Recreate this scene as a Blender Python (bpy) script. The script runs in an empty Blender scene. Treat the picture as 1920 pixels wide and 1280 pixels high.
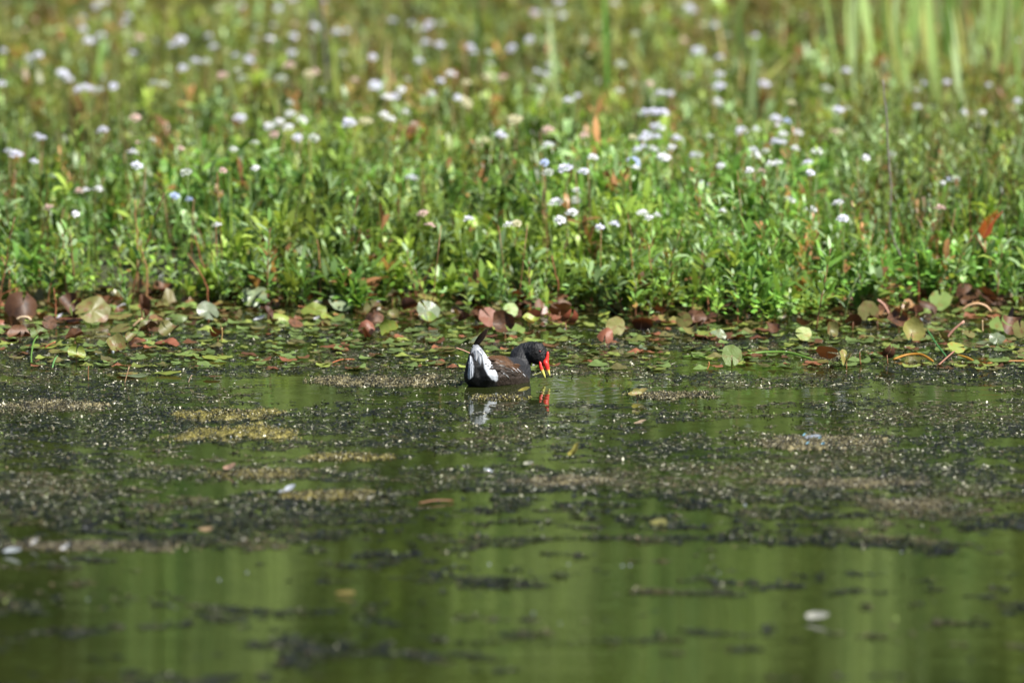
import bpy, math, random
import numpy as np
from mathutils import Vector, Matrix
from mathutils.bvhtree import BVHTree

R = math.radians
rng = np.random.default_rng(7)
random.seed(7)
S = bpy.context.scene
C = S.collection

# ------------------------------------------------------------------ camera
F = 9900.0                       # focal length in pixels of the 1920 px frame
TILT = math.atan(1240.0 / F)
CAMZ = 2.0
cam_d = bpy.data.cameras.new("Camera")
cam = bpy.data.objects.new("Camera", cam_d); C.objects.link(cam)
cam.location = (0, 0, CAMZ)
cam.rotation_euler = (math.pi / 2 - TILT, 0, 0)
cam_d.sensor_width = 36.0
cam_d.lens = F / 1920 * 36.0
cam_d.clip_start = 0.1; cam_d.clip_end = 3000
cam_d.dof.use_dof = True
cam_d.dof.focus_distance = 15.05
cam_d.dof.aperture_fstop = cam_d.lens / 78.0
S.camera = cam

# ------------------------------------------------------------------ sky, sun, exposure
SUN_EL, SUN_AZ = R(51), R(122)     # azimuth clockwise from +Y (north)
w = bpy.data.worlds.new("World"); S.world = w; w.use_nodes = True
nt = w.node_tree
sky = nt.nodes.new("ShaderNodeTexSky"); sky.sky_type = 'NISHITA'; sky.sun_disc = False
sky.sun_elevation = SUN_EL; sky.sun_rotation = SUN_AZ
bg = nt.nodes["Background"]; bg.inputs[1].default_value = 0.05
nt.links.new(sky.outputs[0], bg.inputs[0])
sd = bpy.data.lights.new("Sun", 'SUN'); sd.energy = 5.0; sd.angle = R(0.5); sd.color = (1.0, 0.96, 0.89)
sun = bpy.data.objects.new("Sun", sd); C.objects.link(sun)
sdir = Vector((math.sin(SUN_AZ) * math.cos(SUN_EL), math.cos(SUN_AZ) * math.cos(SUN_EL), math.sin(SUN_EL)))
sun.rotation_euler = sdir.to_track_quat('Z', 'Y').to_euler()
sun.location = (-5, -5, 12)
S.view_settings.view_transform = 'Standard'; S.view_settings.look = 'None'
S.view_settings.exposure = 1.1; S.view_settings.gamma = 1
S.cycles.max_bounces = 6; S.cycles.diffuse_bounces = 3; S.cycles.glossy_bounces = 3
S.cycles.transmission_bounces = 3; S.cycles.caustics_reflective = False; S.cycles.caustics_refractive = False
S.cycles.use_denoising = True
S.cycles.sample_clamp_indirect = 6

# ------------------------------------------------------------------ picture -> world helpers
FWD = np.array([0, math.cos(TILT), -math.sin(TILT)]); UP = np.array([0, math.sin(TILT), math.cos(TILT)])
def ray(px, py):
    return FWD + UP * ((640 - py) / F) + np.array([(px - 960) / F, 0, 0])
def on_z(px, py, z=0.0):
    r = ray(px, py); t = (z - CAMZ) / r[2]
    return np.array([0, 0, CAMZ]) + r * t
def at_y(px, py, Y):
    r = ray(px, py); return np.array([0, 0, CAMZ]) + r * (Y / r[1])
def proj(P):
    q = np.asarray(P) - np.array([0, 0, CAMZ])
    d = q @ FWD
    return 960 + F * q[..., 0] / d, 640 - F * (q @ UP) / d

# ------------------------------------------------------------------ noise
def _h(ix, iy, s):
    v = np.sin(ix * 127.1 + iy * 311.7 + s * 74.7) * 43758.5453
    return v - np.floor(v)
def vnoise(x, y, s=0):
    x = np.asarray(x, float); y = np.asarray(y, float)
    ix = np.floor(x); iy = np.floor(y); fx = x - ix; fy = y - iy
    fx = fx * fx * (3 - 2 * fx); fy = fy * fy * (3 - 2 * fy)
    a = _h(ix, iy, s); b = _h(ix + 1, iy, s); c = _h(ix, iy + 1, s); d = _h(ix + 1, iy + 1, s)
    return (a * (1 - fx) + b * fx) * (1 - fy) + (c * (1 - fx) + d * fx) * fy
def fbm(x, y, s=0, o=4):
    v = 0; a = 0.5; t = 0
    for k in range(o):
        v = v + a * vnoise(x * 2 ** k, y * 2 ** k, s + k * 13.3); t += a; a *= 0.55
    return v / t
def sstep(a, b, x):
    t = np.clip((x - a) / (b - a), 0, 1); return t * t * (3 - 2 * t)

# ------------------------------------------------------------------ object helpers
def tag(o, label=None, cat=None, group=None, kind=None):
    if label: o['label'] = label
    if cat: o['category'] = cat
    if group: o['group'] = group
    if kind: o['kind'] = kind
    return o
def link(name, data, parent=None, loc=None):
    o = bpy.data.objects.new(name, data); C.objects.link(o)
    if parent: o.parent = parent
    if loc is not None: o.location = loc
    return o
def mesh_np(name, V, Q=None, T=None, col=None, mat=None, smooth=False):
    me = bpy.data.meshes.new(name)
    V = np.asarray(V, np.float32)
    loops = []; starts = []; tot = []; n = 0
    if Q is not None and len(Q):
        Q = np.asarray(Q, np.int32); loops.append(Q.ravel()); starts.append(np.arange(len(Q)) * 4 + n); n += Q.size; tot.append(np.full(len(Q), 4))
    if T is not None and len(T):
        T = np.asarray(T, np.int32); loops.append(T.ravel()); starts.append(np.arange(len(T)) * 3 + n); n += T.size; tot.append(np.full(len(T), 3))
    loops = np.concatenate(loops).astype(np.int32); starts = np.concatenate(starts).astype(np.int32)
    me.vertices.add(len(V)); me.vertices.foreach_set("co", V.ravel())
    me.loops.add(len(loops)); me.loops.foreach_set("vertex_index", loops)
    me.polygons.add(len(starts)); me.polygons.foreach_set("loop_start", starts)
    if smooth: me.polygons.foreach_set("use_smooth", np.ones(len(starts), bool))
    me.update(calc_edges=True); me.validate()
    if col is not None:
        col = np.asarray(col, np.float32)
        if col.shape[1] == 3: col = np.hstack([col, np.ones((len(col), 1), np.float32)])
        at = me.attributes.new("Col", 'FLOAT_COLOR', 'POINT'); at.data.foreach_set("color", col.ravel())
    if mat: me.materials.append(mat)
    return me
class MB:
    """collects pieces with one colour each into one mesh"""
    def __init__(s): s.V = []; s.Q = []; s.T = []; s.c = []; s.n = 0
    def add(s, V, Q=None, T=None, col=(0.5, 0.5, 0.5)):
        V = np.asarray(V, float).reshape(-1, 3)
        if Q is not None and len(Q): s.Q.append(np.asarray(Q) + s.n)
        if T is not None and len(T): s.T.append(np.asarray(T) + s.n)
        col = np.asarray(col, float)
        s.c.append(np.tile(col, (len(V), 1)) if col.ndim == 1 else col)
        s.V.append(V); s.n += len(V)
    def mesh(s, name, mat=None, smooth=True):
        return mesh_np(name, np.vstack(s.V), np.vstack(s.Q) if s.Q else None, np.vstack(s.T) if s.T else None, np.vstack(s.c), mat, smooth)
def norm(v): v = np.asarray(v, float); return v / (np.linalg.norm(v, axis=-1, keepdims=True) + 1e-12)

def tube(path, rad, seg=6, flat=1.0, col=(0.5, 0.5, 0.5), mb=None, side=None):
    """tapered tube along a path; returns into mb"""
    P = np.asarray(path, float); n = len(P); rad = np.broadcast_to(np.asarray(rad, float), (n,))
    tg = norm(np.gradient(P, axis=0)); V = []
    ref = np.array([0, 1, 0.13]) if side is None else np.asarray(side, float)
    for i in range(n):
        a = norm(np.cross(tg[i], ref)); b = np.cross(tg[i], a)
        for k in range(seg):
            t = 2 * math.pi * k / seg
            V.append(P[i] + rad[i] * (math.cos(t) * a + flat * math.sin(t) * b))
    Q = [[i * seg + k, i * seg + (k + 1) % seg, (i + 1) * seg + (k + 1) % seg, (i + 1) * seg + k] for i in range(n - 1) for k in range(seg)]
    V.append(P[0]); V.append(P[-1]); T = []
    for k in range(seg):
        T.append([len(V) - 2, (k + 1) % seg, k]); T.append([len(V) - 1, (n - 1) * seg + k, (n - 1) * seg + (k + 1) % seg])
    mb.add(V, Q, T, col)

def leaves(P, D, Sd, L, W, droop, col, curl=0.12):
    """many lance shaped leaves: (V, Q, T, C)"""
    N = len(P); D = norm(D); Sd = norm(Sd); Nn = np.cross(D, Sd)
    L = L[:, None]; W = W[:, None]; dr = np.asarray(droop).reshape(-1, 1)
    z = np.array([[0, 0, 1.0]])
    m1 = P + 0.33 * L * D; m2 = P + 0.72 * L * D - z * dr * L * 0.35
    V = np.stack([P, m1 - Sd * W * .5 + Nn * curl * W, m1 + Sd * W * .5 + Nn * curl * W,
                  m2 - Sd * W * .42 + Nn * curl * W, m2 + Sd * W * .42 + Nn * curl * W, P + L * D - z * dr * L], 1).reshape(-1, 3)
    b = (np.arange(N) * 6)[:, None]
    Q = b + np.array([[1, 2, 4, 3]]); T = np.vstack([b + np.array([[0, 2, 1]]), b + np.array([[3, 4, 5]])])
    return V, Q, T, np.repeat(col, 6, 0)
def blades(P, H, W, lean, az, face, col, seg=4, power=2.0):
    """upright grass blades, bending over with height"""
    N = len(P); s = np.stack([np.cos(face), np.sin(face), np.zeros(N)], 1)
    ld = np.stack([np.cos(az), np.sin(az), np.zeros(N)], 1); V = []
    for k in range(seg + 1):
        t = k / seg
        c = P + ld * (lean * H)[:, None] * t ** power; c[:, 2] += H * (t - 0.35 * lean * t ** power)
        ww = (W * (1 - t ** 1.7) + 0.0004)[:, None] * 0.5
        V += [c - s * ww, c + s * ww]
    V = np.stack(V, 1).reshape(-1, 3); m = 2 * (seg + 1); b = (np.arange(N) * m)[:, None]
    Q = np.vstack([b + np.array([[2 * k, 2 * k + 1, 2 * k + 3, 2 * k + 2]]) for k in range(seg)])
    return V, Q, np.repeat(col, m, 0)

# ------------------------------------------------------------------ materials
def mat_new(name):
    m = bpy.data.materials.new(name); m.use_nodes = True
    return m, m.node_tree, m.node_tree.nodes["Principled BSDF"]
def nd(t, typ, **kw):
    n = t.nodes.new(typ)
    for k, v in kw.items(): setattr(n, k, v)
    return n
def leafmat(name, rough=0.42, trans=0.35, tcol=(1.0, 1.0, 0.45), color=None, back=None, spot=None, spec=0.5, bump=0.0):
    m, t, p = mat_new(name)
    if color is None:
        a = nd(t, "ShaderNodeVertexColor"); a.layer_name = "Col"; src = a.outputs[0]
    else:
        a = nd(t, "ShaderNodeRGB"); a.outputs[0].default_value = (*color, 1); src = a.outputs[0]
    tc = nd(t, "ShaderNodeTexCoord")
    if spot is not None:
        no = nd(t, "ShaderNodeTexNoise"); no.inputs["Scale"].default_value = spot[1]; no.inputs["Detail"].default_value = 5
        oi = nd(t, "ShaderNodeObjectInfo"); ad = nd(t, "ShaderNodeVectorMath", operation='ADD')
        t.links.new(tc.outputs["Object"], ad.inputs[0]); t.links.new(oi.outputs["Random"], ad.inputs[1]); t.links.new(ad.outputs[0], no.inputs["Vector"])
        r = nd(t, "ShaderNodeValToRGB"); r.color_ramp.elements[0].position = spot[2]; r.color_ramp.elements[1].position = spot[2] + 0.14
        t.links.new(no.outputs[0], r.inputs[0])
        mx = nd(t, "ShaderNodeMixRGB"); t.links.new(r.outputs[0], mx.inputs[0]); t.links.new(src, mx.inputs[1]); mx.inputs[2].default_value = (*spot[0], 1); src = mx.outputs[0]
        hs = nd(t, "ShaderNodeHueSaturation"); mr = nd(t, "ShaderNodeMapRange"); mr.inputs[3].default_value = 0.65; mr.inputs[4].default_value = 1.35
        t.links.new(oi.outputs["Random"], mr.inputs[0]); t.links.new(mr.outputs[0], hs.inputs["Value"]); t.links.new(src, hs.inputs["Color"]); src = hs.outputs[0]
    if back is not None:
        g = nd(t, "ShaderNodeNewGeometry"); mx = nd(t, "ShaderNodeMixRGB"); t.links.new(g.outputs["Backfacing"], mx.inputs[0]); t.links.new(src, mx.inputs[1]); mx.inputs[2].default_value = (*back, 1); src = mx.outputs[0]
    t.links.new(src, p.inputs["Base Color"]); p.inputs["Roughness"].default_value = rough; p.inputs["Specular IOR Level"].default_value = spec
    if bump:
        n2 = nd(t, "ShaderNodeTexNoise"); n2.inputs["Scale"].default_value = 160; bp = nd(t, "ShaderNodeBump"); bp.inputs["Distance"].default_value = bump
        t.links.new(tc.outputs["Object"], n2.inputs["Vector"]); t.links.new(n2.outputs[0], bp.inputs["Height"]); t.links.new(bp.outputs[0], p.inputs["Normal"])
    if trans > 0:
        tr = nd(t, "ShaderNodeBsdfTranslucent"); mu = nd(t, "ShaderNodeMixRGB", blend_type='MULTIPLY'); mu.inputs[0].default_value = 1
        ga = nd(t, "ShaderNodeGamma"); ga.inputs[1].default_value = 0.75
        t.links.new(src, ga.inputs[0]); t.links.new(ga.outputs[0], mu.inputs[1]); mu.inputs[2].default_value = (*tcol, 1); t.links.new(mu.outputs[0], tr.inputs[0])
        ms = nd(t, "ShaderNodeMixShader"); ms.inputs[0].default_value = trans
        t.links.new(p.outputs[0], ms.inputs[1]); t.links.new(tr.outputs[0], ms.inputs[2]); t.links.new(ms.outputs[0], t.nodes["Material Output"].inputs[0])
    return m
M_leaf = leafmat("leaf green", 0.43, 0.36, spec=0.4)
M_stem = leafmat("plant stem", 0.5, 0.0)
M_petal = leafmat("petal", 0.6, 0.45, (1, 1, 1))
M_far = leafmat("distant foliage", 0.6, 0.3)

# water: murky pond with fine ripples
M_water, t, p = mat_new("pond water")
tc = nd(t, "ShaderNodeTexCoord")
n1 = nd(t, "ShaderNodeTexNoise"); n1.inputs["Scale"].default_value = 0.9; n1.inputs["Detail"].default_value = 4
cr = nd(t, "ShaderNodeValToRGB"); cr.color_ramp.elements[0].color = (0.010, 0.014, 0.004, 1); cr.color_ramp.elements[1].color = (0.026, 0.032, 0.008, 1)
cr.color_ramp.elements[0].position = 0.35; cr.color_ramp.elements[1].position = 0.7
t.links.new(tc.outputs["Object"], n1.inputs["Vector"]); t.links.new(n1.outputs[0], cr.inputs[0]); t.links.new(cr.outputs[0], p.inputs["Base Color"])
p.inputs["Roughness"].default_value = 0.02; p.inputs["IOR"].default_value = 1.333
mp = nd(t, "ShaderNodeMapping"); mp.inputs["Scale"].default_value = (.16, 1.6, 1); t.links.new(tc.outputs["Object"], mp.inputs[0])
r1 = nd(t, "ShaderNodeTexNoise"); r1.inputs["Scale"].default_value = 5; r1.inputs["Detail"].default_value = 3
r2 = nd(t, "ShaderNodeTexNoise"); r2.inputs["Scale"].default_value = 28; r2.inputs["Detail"].default_value = 2
t.links.new(mp.outputs[0], r1.inputs["Vector"]); t.links.new(mp.outputs[0], r2.inputs["Vector"])
b1 = nd(t, "ShaderNodeBump"); b1.inputs["Distance"].default_value = 0.0014; b1.inputs["Strength"].default_value = 1
b2 = nd(t, "ShaderNodeBump"); b2.inputs["Distance"].default_value = 0.00022; b2.inputs["Strength"].default_value = 1
sx = nd(t, "ShaderNodeVectorMath", operation='DISTANCE'); t.links.new(tc.outputs["Object"], sx.inputs[0]); sx.inputs[1].default_value = (.06, 15.0, 0)
wv = nd(t, "ShaderNodeMath", operation='MULTIPLY'); wv.inputs[1].default_value = 115; sn = nd(t, "ShaderNodeMath", operation='SINE'); fa = nd(t, "ShaderNodeMapRange"); fa.inputs[1].default_value = .08; fa.inputs[2].default_value = .55; fa.inputs[3].default_value = .10; fa.inputs[4].default_value = 0
t.links.new(sx.outputs["Value"], wv.inputs[0]); t.links.new(wv.outputs[0], sn.inputs[0]); t.links.new(sx.outputs["Value"], fa.inputs[0]); ml = nd(t, "ShaderNodeMath", operation='MULTIPLY'); t.links.new(sn.outputs[0], ml.inputs[0]); t.links.new(fa.outputs[0], ml.inputs[1])
ad = nd(t, "ShaderNodeMath", operation='ADD'); t.links.new(ml.outputs[0], ad.inputs[0]); t.links.new(r1.outputs[0], ad.inputs[1]); t.links.new(ad.outputs[0], b1.inputs["Height"]); t.links.new(r2.outputs[0], b2.inputs["Height"]); t.links.new(b1.outputs[0], b2.inputs["Normal"]); t.links.new(b2.outputs[0], p.inputs["Normal"])

# mud
M_mud, t, p = mat_new("dark wet mud")
tc = nd(t, "ShaderNodeTexCoord"); n1 = nd(t, "ShaderNodeTexNoise"); n1.inputs["Scale"].default_value = 6; n1.inputs["Detail"].default_value = 8
cr = nd(t, "ShaderNodeValToRGB"); cr.color_ramp.elements[0].color = (0.012, 0.014, 0.006, 1); cr.color_ramp.elements[1].color = (0.05, 0.055, 0.02, 1)
t.links.new(tc.outputs["Object"], n1.inputs["Vector"]); t.links.new(n1.outputs[0], cr.inputs[0]); t.links.new(cr.outputs[0], p.inputs["Base Color"]); p.inputs["Roughness"].default_value = 0.8

# algae
M_algae, t, p = mat_new("wet floating algae")
a = nd(t, "ShaderNodeVertexColor"); a.layer_name = "Col"; t.links.new(a.outputs[0], p.inputs["Base Color"])
p.inputs["Roughness"].default_value = 0.42; p.inputs["Specular IOR Level"].default_value = 0.4
M_mat, t, p = mat_new("algae mat")
a = nd(t, "ShaderNodeVertexColor"); a.layer_name = "Col"; tc = nd(t, "ShaderNodeTexCoord")
n1 = nd(t, "ShaderNodeTexNoise"); n1.inputs["Scale"].default_value = 220; n1.inputs["Detail"].default_value = 4
mx = nd(t, "ShaderNodeMixRGB", blend_type='OVERLAY'); mx.inputs[0].default_value = 0.7
t.links.new(tc.outputs["Object"], n1.inputs["Vector"]); t.links.new(a.outputs[0], mx.inputs[1]); t.links.new(n1.outputs[0], mx.inputs[2]); t.links.new(mx.outputs[0], p.inputs["Base Color"])
bp = nd(t, "ShaderNodeBump"); bp.inputs["Distance"].default_value = 0.004; t.links.new(n1.outputs[0], bp.inputs["Height"]); t.links.new(bp.outputs[0], p.inputs["Normal"])
p.inputs["Roughness"].default_value = 0.45

# ------------------------------------------------------------------ setting: ground sheet, water
def shore(x): return 17.05 - .28 * np.exp(-((x - .75) / .5) ** 2) + .7 * (fbm(x * 1.3, 0 * x, 3) - 0.5) + 0.5 * (fbm(x * 4.1, 0 * x, 5) - 0.5)
def groundz(x, y):
    r = np.maximum(np.abs(x) - 45, 0) * 0.1 + np.maximum(-25 - y, 0) * 0.1
    z = -0.5 + 0.54 * sstep(shore(x) - 0.9, shore(x) + 0.5, y) + 0.02 * (fbm(x * 2, y * 2, 9) - 0.5)
    z = z + 0.02 * np.clip(y - 22, 0, 40) * 0.4
    return z + np.minimum(r, 0.9)
def grid(xs, ys, zf):
    X, Y = np.meshgrid(xs, ys); V = np.stack([X, Y, zf(X, Y)], -1).reshape(-1, 3)
    nx, ny = len(xs), len(ys); i = (np.arange(ny - 1)[:, None] * nx + np.arange(nx - 1)[None]).ravel()
    return V, np.stack([i, i + 1, i + nx + 1, i + nx], 1)
xs = np.concatenate([[-900, -400, -150, -80, -60], np.linspace(-50, -7, 30), np.linspace(-6, 6, 90), np.linspace(7, 50, 30), [60, 80, 150, 400, 900]])
ys = np.concatenate([[-900, -400, -150, -60, -40, -30], np.linspace(-25, 14, 20), np.linspace(15, 34, 110), [38, 44, 60, 90, 150, 400, 900]])
V, Q = grid(xs, ys, groundz)
tag(link("ground", mesh_np("ground", V, Q, mat=M_mud, smooth=True)), kind='structure')
V = [(-54, -34, 0), (54, -34, 0), (54, 18.5, 0), (-54, 18.5, 0)]
tag(link("water", mesh_np("water", V, [[0, 1, 2, 3]], mat=M_water)), kind='structure')

# ------------------------------------------------------------------ moorhen
def build_moorhen():
    Y0 = 15.0
    org = at_y(925, 712, Y0); org[2] = 0.0
    def wp(px, py, dy): return at_y(px, py, Y0 + dy)
    blobs = [  # px, py, dY, r, depth scale
        (905, 706, -.045, .050, 1), (925, 702, -.015, .056, 1), (950, 706, .02, .052, 1), (968, 709, .05, .042, 1),
        (940, 698, .0, .050, 1), (972, 696, .06, .038, 1), (974, 682, .07, .034, .9), (975, 668, .075, .031, .85), (985, 658, .075, .0265, .8),
        (995, 657, .07, .027, .75), (1004, 661, .065, .0335, .68), (1012, 670, .06, .0235, .7), (1016, 676, .058, .017, .7),
        (892, 704, -.06, .036, 1), (891, 688, -.066, .029, 1), (891, 672, -.062, .022, 1), (891, 659, -.052, .0145, 1), (893, 650, -.045, .009, 1),
        (914, 702, -.072, .030, 1), (908, 686, -.07, .024, 1), (902, 670, -.062, .018, 1), (898, 658, -.052, .012, 1), (905, 690, -.04, .032, 1), (915, 690, -.02, .034, 1)]
    links_ = [(0, 1), (1, 2), (2, 3), (1, 4), (4, 5), (3, 5), (5, 6), (6, 7), (7, 8), (8, 9), (9, 10), (10, 11), (11, 12), (0, 13), (13, 14), (14, 15), (15, 16), (16, 17),
              (18, 19), (19, 20), (20, 21), (21, 17), (14, 19), (15, 20), (0, 18), (22, 19), (22, 1), (23, 1), (23, 22)]
    me0 = bpy.data.meshes.new("ico")
    import bmesh
    bm = bmesh.new()
    def ball(c, r, sy):
        bmesh.ops.create_icosphere(bm, subdivisions=2, radius=1, matrix=Matrix.Translation(Vector(c - org)) @ Matrix.Diagonal((r, r * sy, r, 1)))
    for a, b in links_:
        A, B = blobs[a], blobs[b]; ca, cb = wp(*A[:3]), wp(*B[:3]); n = max(2, int(np.linalg.norm(ca - cb) / 0.004))
        for k in range(n + 1):
            t = k / n; ball(ca * (1 - t) + cb * t, A[3] * (1 - t) + B[3] * t, A[4] * (1 - t) + B[4] * t)
    bm.to_mesh(me0); bm.free()
    ob = link("tmp", me0); md = ob.modifiers.new("r", 'REMESH'); md.mode = 'VOXEL'; md.voxel_size = 0.0019
    sm = ob.modifiers.new("s", 'SMOOTH'); sm.iterations = 9; sm.factor = 0.6
    dg = bpy.context.evaluated_depsgraph_get(); dg.update()
    me = bpy.data.meshes.new_from_object(ob.evaluated_get(dg)); bpy.data.objects.remove(ob)
    me.name = "body"
    n = len(me.vertices); co = np.empty(n * 3, np.float32); me.vertices.foreach_get("co", co); co = co.reshape(-1, 3).astype(float)
    no = np.empty(n * 3, np.float32); me.vertices.foreach_get("normal", no); no = no.reshape(-1, 3).astype(float)
    W = co + org; px, py = proj(W); dY = W[:, 1] - Y0
    # plumage tufts: break the smooth surface
    fx = px * .55 + py * .25; fy = py * .22 - px * .1
    tuft = fbm(fx, fy, 4, 3) - .5
    co += no * (tuft * 0.0032 * (1 - .7 * sstep(-.03, -.05, dY) * sstep(940, 930, px)))[:, None]; me.vertices.foreach_set("co", co.astype(np.float32).ravel())
    # plumage colours
    slate = np.array([.0135, .0145, .0175]); black = np.array([.0042, .0044, .005]); brown = np.array([.062, .028, .009]); dkbrown = np.array([.023, .015, .0095]); white = np.array([.48, .51, .56])
    jit = fbm(px * .35, py * .35, 8, 3) - .5
    col = np.tile(slate, (n, 1))
    def mixc(c, m): nonlocal col; col = col * (1 - m[:, None]) + c * m[:, None]
    x2 = px + jit * 6; y2 = py + jit * 6
    mixc(dkbrown, sstep(7, -5, (x2 - 949) - (y2 - 668) * 1.0))                 # trunk
    backline = 664 + (x2 - 918) * .30
    mixc(brown, sstep(8, -4, y2 - backline - 24 + (x2 - 918) * .18) * sstep(3, -4, (x2 - 949) - (y2 - 668) * 1.0))
    mixc(black, sstep(917, 908, x2 - (y2 - 664) * .38 + 2) * sstep(.02, -.02, dY - .0))
    mixc(black, sstep(988, 1000, x2) * sstep(690, 680, y2))               # head
    streak = 1 + 1.1 * (fbm(px * .9 - py * .5, py * .18 + px * .1, 12, 3) - .5) + .35 * jit
    col *= streak[:, None]
    facing = sstep(.15, .3, -no[:, 1])
    # right white panel: quad outline in picture measure, left panel likewise
    def panel(pts, soft=1.2):
        pts = np.array(pts, float); d = np.full(n, 1e9); inside = np.zeros(n, bool)
        X = px + jit * 2.2; Yy = py + jit * 2.2
        for i in range(len(pts)):
            a, b = pts[i], pts[(i + 1) % len(pts)]; e = b - a
            tt = np.clip(((X - a[0]) * e[0] + (Yy - a[1]) * e[1]) / (e @ e), 0, 1)
            d = np.minimum(d, np.hypot(X - a[0] - tt * e[0], Yy - a[1] - tt * e[1]))
            cnd = ((a[1] > Yy) != (b[1] > Yy)) & (X < (b[0] - a[0]) * (Yy - a[1]) / (b[1] - a[1] + 1e-9) + a[0])
            inside ^= cnd
        return sstep(-soft, soft, np.where(inside, d, -d)) * facing
    cz = lambda L: [(820 + a / 5.12, 580 + b / 5.12) for a, b in L]
    wcol = white * (1 - .12 * (fbm(px * 1.2 - py * .4, py * .2, 21, 3)))[:, None]
    col_w = wcol
    for pts in (cz([(436, 345), (455, 350), (500, 450), (545, 540), (583, 640), (582, 670), (560, 692), (520, 670), (480, 620), (450, 560), (440, 480), (428, 400)]),
                cz([(315, 440), (335, 460), (352, 560), (350, 620), (335, 655), (305, 676), (292, 650), (295, 590), (305, 520)]),
                cz([(328, 345), (400, 340), (436, 375), (448, 430), (420, 440), (390, 400), (350, 395), (326, 420)])):
        m = panel(pts); cw = col_w * (.42 if pts[0][0] < 885 and pts[0][1] < 650 else 1); col = col * (1 - m[:, None]) + cw * m[:, None]  # top panel dimmed: shade on the upper undertail put into its white
    m = panel(cz([(335, 400), (400, 400), (440, 450), (430, 500), (405, 540), (400, 470), (360, 440)]), 2.0) * .35; mixc(np.array([.35, .38, .43]), m)
    col = np.clip(col, .004, .9)
    at = me.attributes.new("Col", 'FLOAT_COLOR', 'POINT'); at.data.foreach_set("color", np.hstack([col, np.ones((n, 1))]).astype(np.float32).ravel())
    me.polygons.foreach_set("use_smooth", np.ones(len(me.polygons), bool))
    m_, t, p = mat_new("plumage"); a = nd(t, "ShaderNodeVertexColor"); a.layer_name = "Col"; t.links.new(a.outputs[0], p.inputs["Base Color"])
    p.inputs["Roughness"].default_value = .55; p.inputs["Specular IOR Level"].default_value = .3; p.inputs["Sheen Weight"].default_value = .04; p.inputs["Sheen Roughness"].default_value = .4
    tc = nd(t, "ShaderNodeTexCoord"); mp = nd(t, "ShaderNodeMapping"); mp.inputs["Scale"].default_value = (120, 120, 420); mp.inputs["Rotation"].default_value = (0, R(25), 0)
    nn = nd(t, "ShaderNodeTexNoise"); nn.inputs["Scale"].default_value = 1.6; nn.inputs["Detail"].default_value = 3; bp = nd(t, "ShaderNodeBump"); bp.inputs["Distance"].default_value = .0012
    t.links.new(tc.outputs["Object"], mp.inputs[0]); t.links.new(mp.outputs[0], nn.inputs["Vector"]); t.links.new(nn.outputs[0], bp.inputs["Height"]); t.links.new(bp.outputs[0], p.inputs["Normal"])
    me.materials.clear(); me.materials.append(m_)
    root = link("moorhen", None, loc=org)
    tag(root, "black and brown moorhen with a red bill swimming among the floating algae, tail cocked", "bird")
    body = link("body", me, root)
    bvh = BVHTree.FromPolygons([Vector(c) for c in co], [tuple(pl.vertices) for pl in me.polygons])
    def hit(px_, py_, off=0.0006):
        d = Vector(ray(px_, py_)).normalized(); o = Vector(np.array([0, 0, CAMZ]) - org)
        h = bvh.ray_cast(o, d)
        return (None, None) if h[0] is None else (np.array(h[0] + h[1] * off), np.array(h[1]))
    def lp(px_, py_, dy): return wp(px_, py_, dy) - org
    # beak
    mbk, t, p = mat_new("glossy beak"); a = nd(t, "ShaderNodeVertexColor"); a.layer_name = "Col"; t.links.new(a.outputs[0], p.inputs["Base Color"]); p.inputs["Roughness"].default_value = .42; p.inputs["Coat Weight"].default_value = .1
    red = (.58, .018, .010); yel = (.52, .50, .11)
    def beak(name, pts, dy0, dy1):
        mb = MB(); n_ = len(pts); fine = []
        for i in range(n_ - 1):
            for k in range(4): f = k / 4; fine.append([pts[i][j] * (1 - f) + pts[i + 1][j] * f for j in range(3)])
        fine.append(list(pts[-1])); m = len(fine)
        P = np.array([lp(820 + q[0] / 5.12, 580 + q[1] / 5.12, dy0 + (dy1 - dy0) * i / (m - 1)) for i, q in enumerate(fine)])
        r = np.array([q[2] / 5.12 / 660 for q in fine])
        tube(P, r, 12, .62, red, mb, side=(0, 1, 0))
        cc = mb.c[0]
        for i, q in enumerate(fine):
            k = float(sstep(572, 596, q[1])); cc[i * 12:(i + 1) * 12] = np.array(red) * (1 - k) + np.array(yel) * k
        cc[-1] = yel
        return link(name, mb.mesh(name, mbk), body)
    ub = beak("upper_bill", [(1062, 404, 4), (1060, 418, 12), (1057, 452, 16), (1049, 488, 22), (1038, 510, 29), (1050, 542, 25), (1061, 578, 18), (1071, 608, 12), (1082, 638, 3)], .052, .034)
    tag(ub, "red frontal shield and upper bill with a yellow tip")
    lb = beak("lower_bill", [(984, 500, 7), (988, 520, 13), (994, 550, 18), (1002, 575, 19), (1012, 600, 16), (1026, 632, 11), (1037, 657, 3)], .047, .036)
    tag(lb, "lower bill, red at the base with a yellow tip")
    mb = MB(); q = lp(820 + 1048 / 5.12, 580 + 532 / 5.12, .020); tube([q, q + np.array([.003, 0, -.004])], [.0007, .0004], 5, 1, (.05, .01, .01), mb); link("nostril", mb.mesh("nostril", mbk), ub)
    # eye
    c, nn_ = hit(1012.2, 659, -.0012)
    mb = MB()
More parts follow.
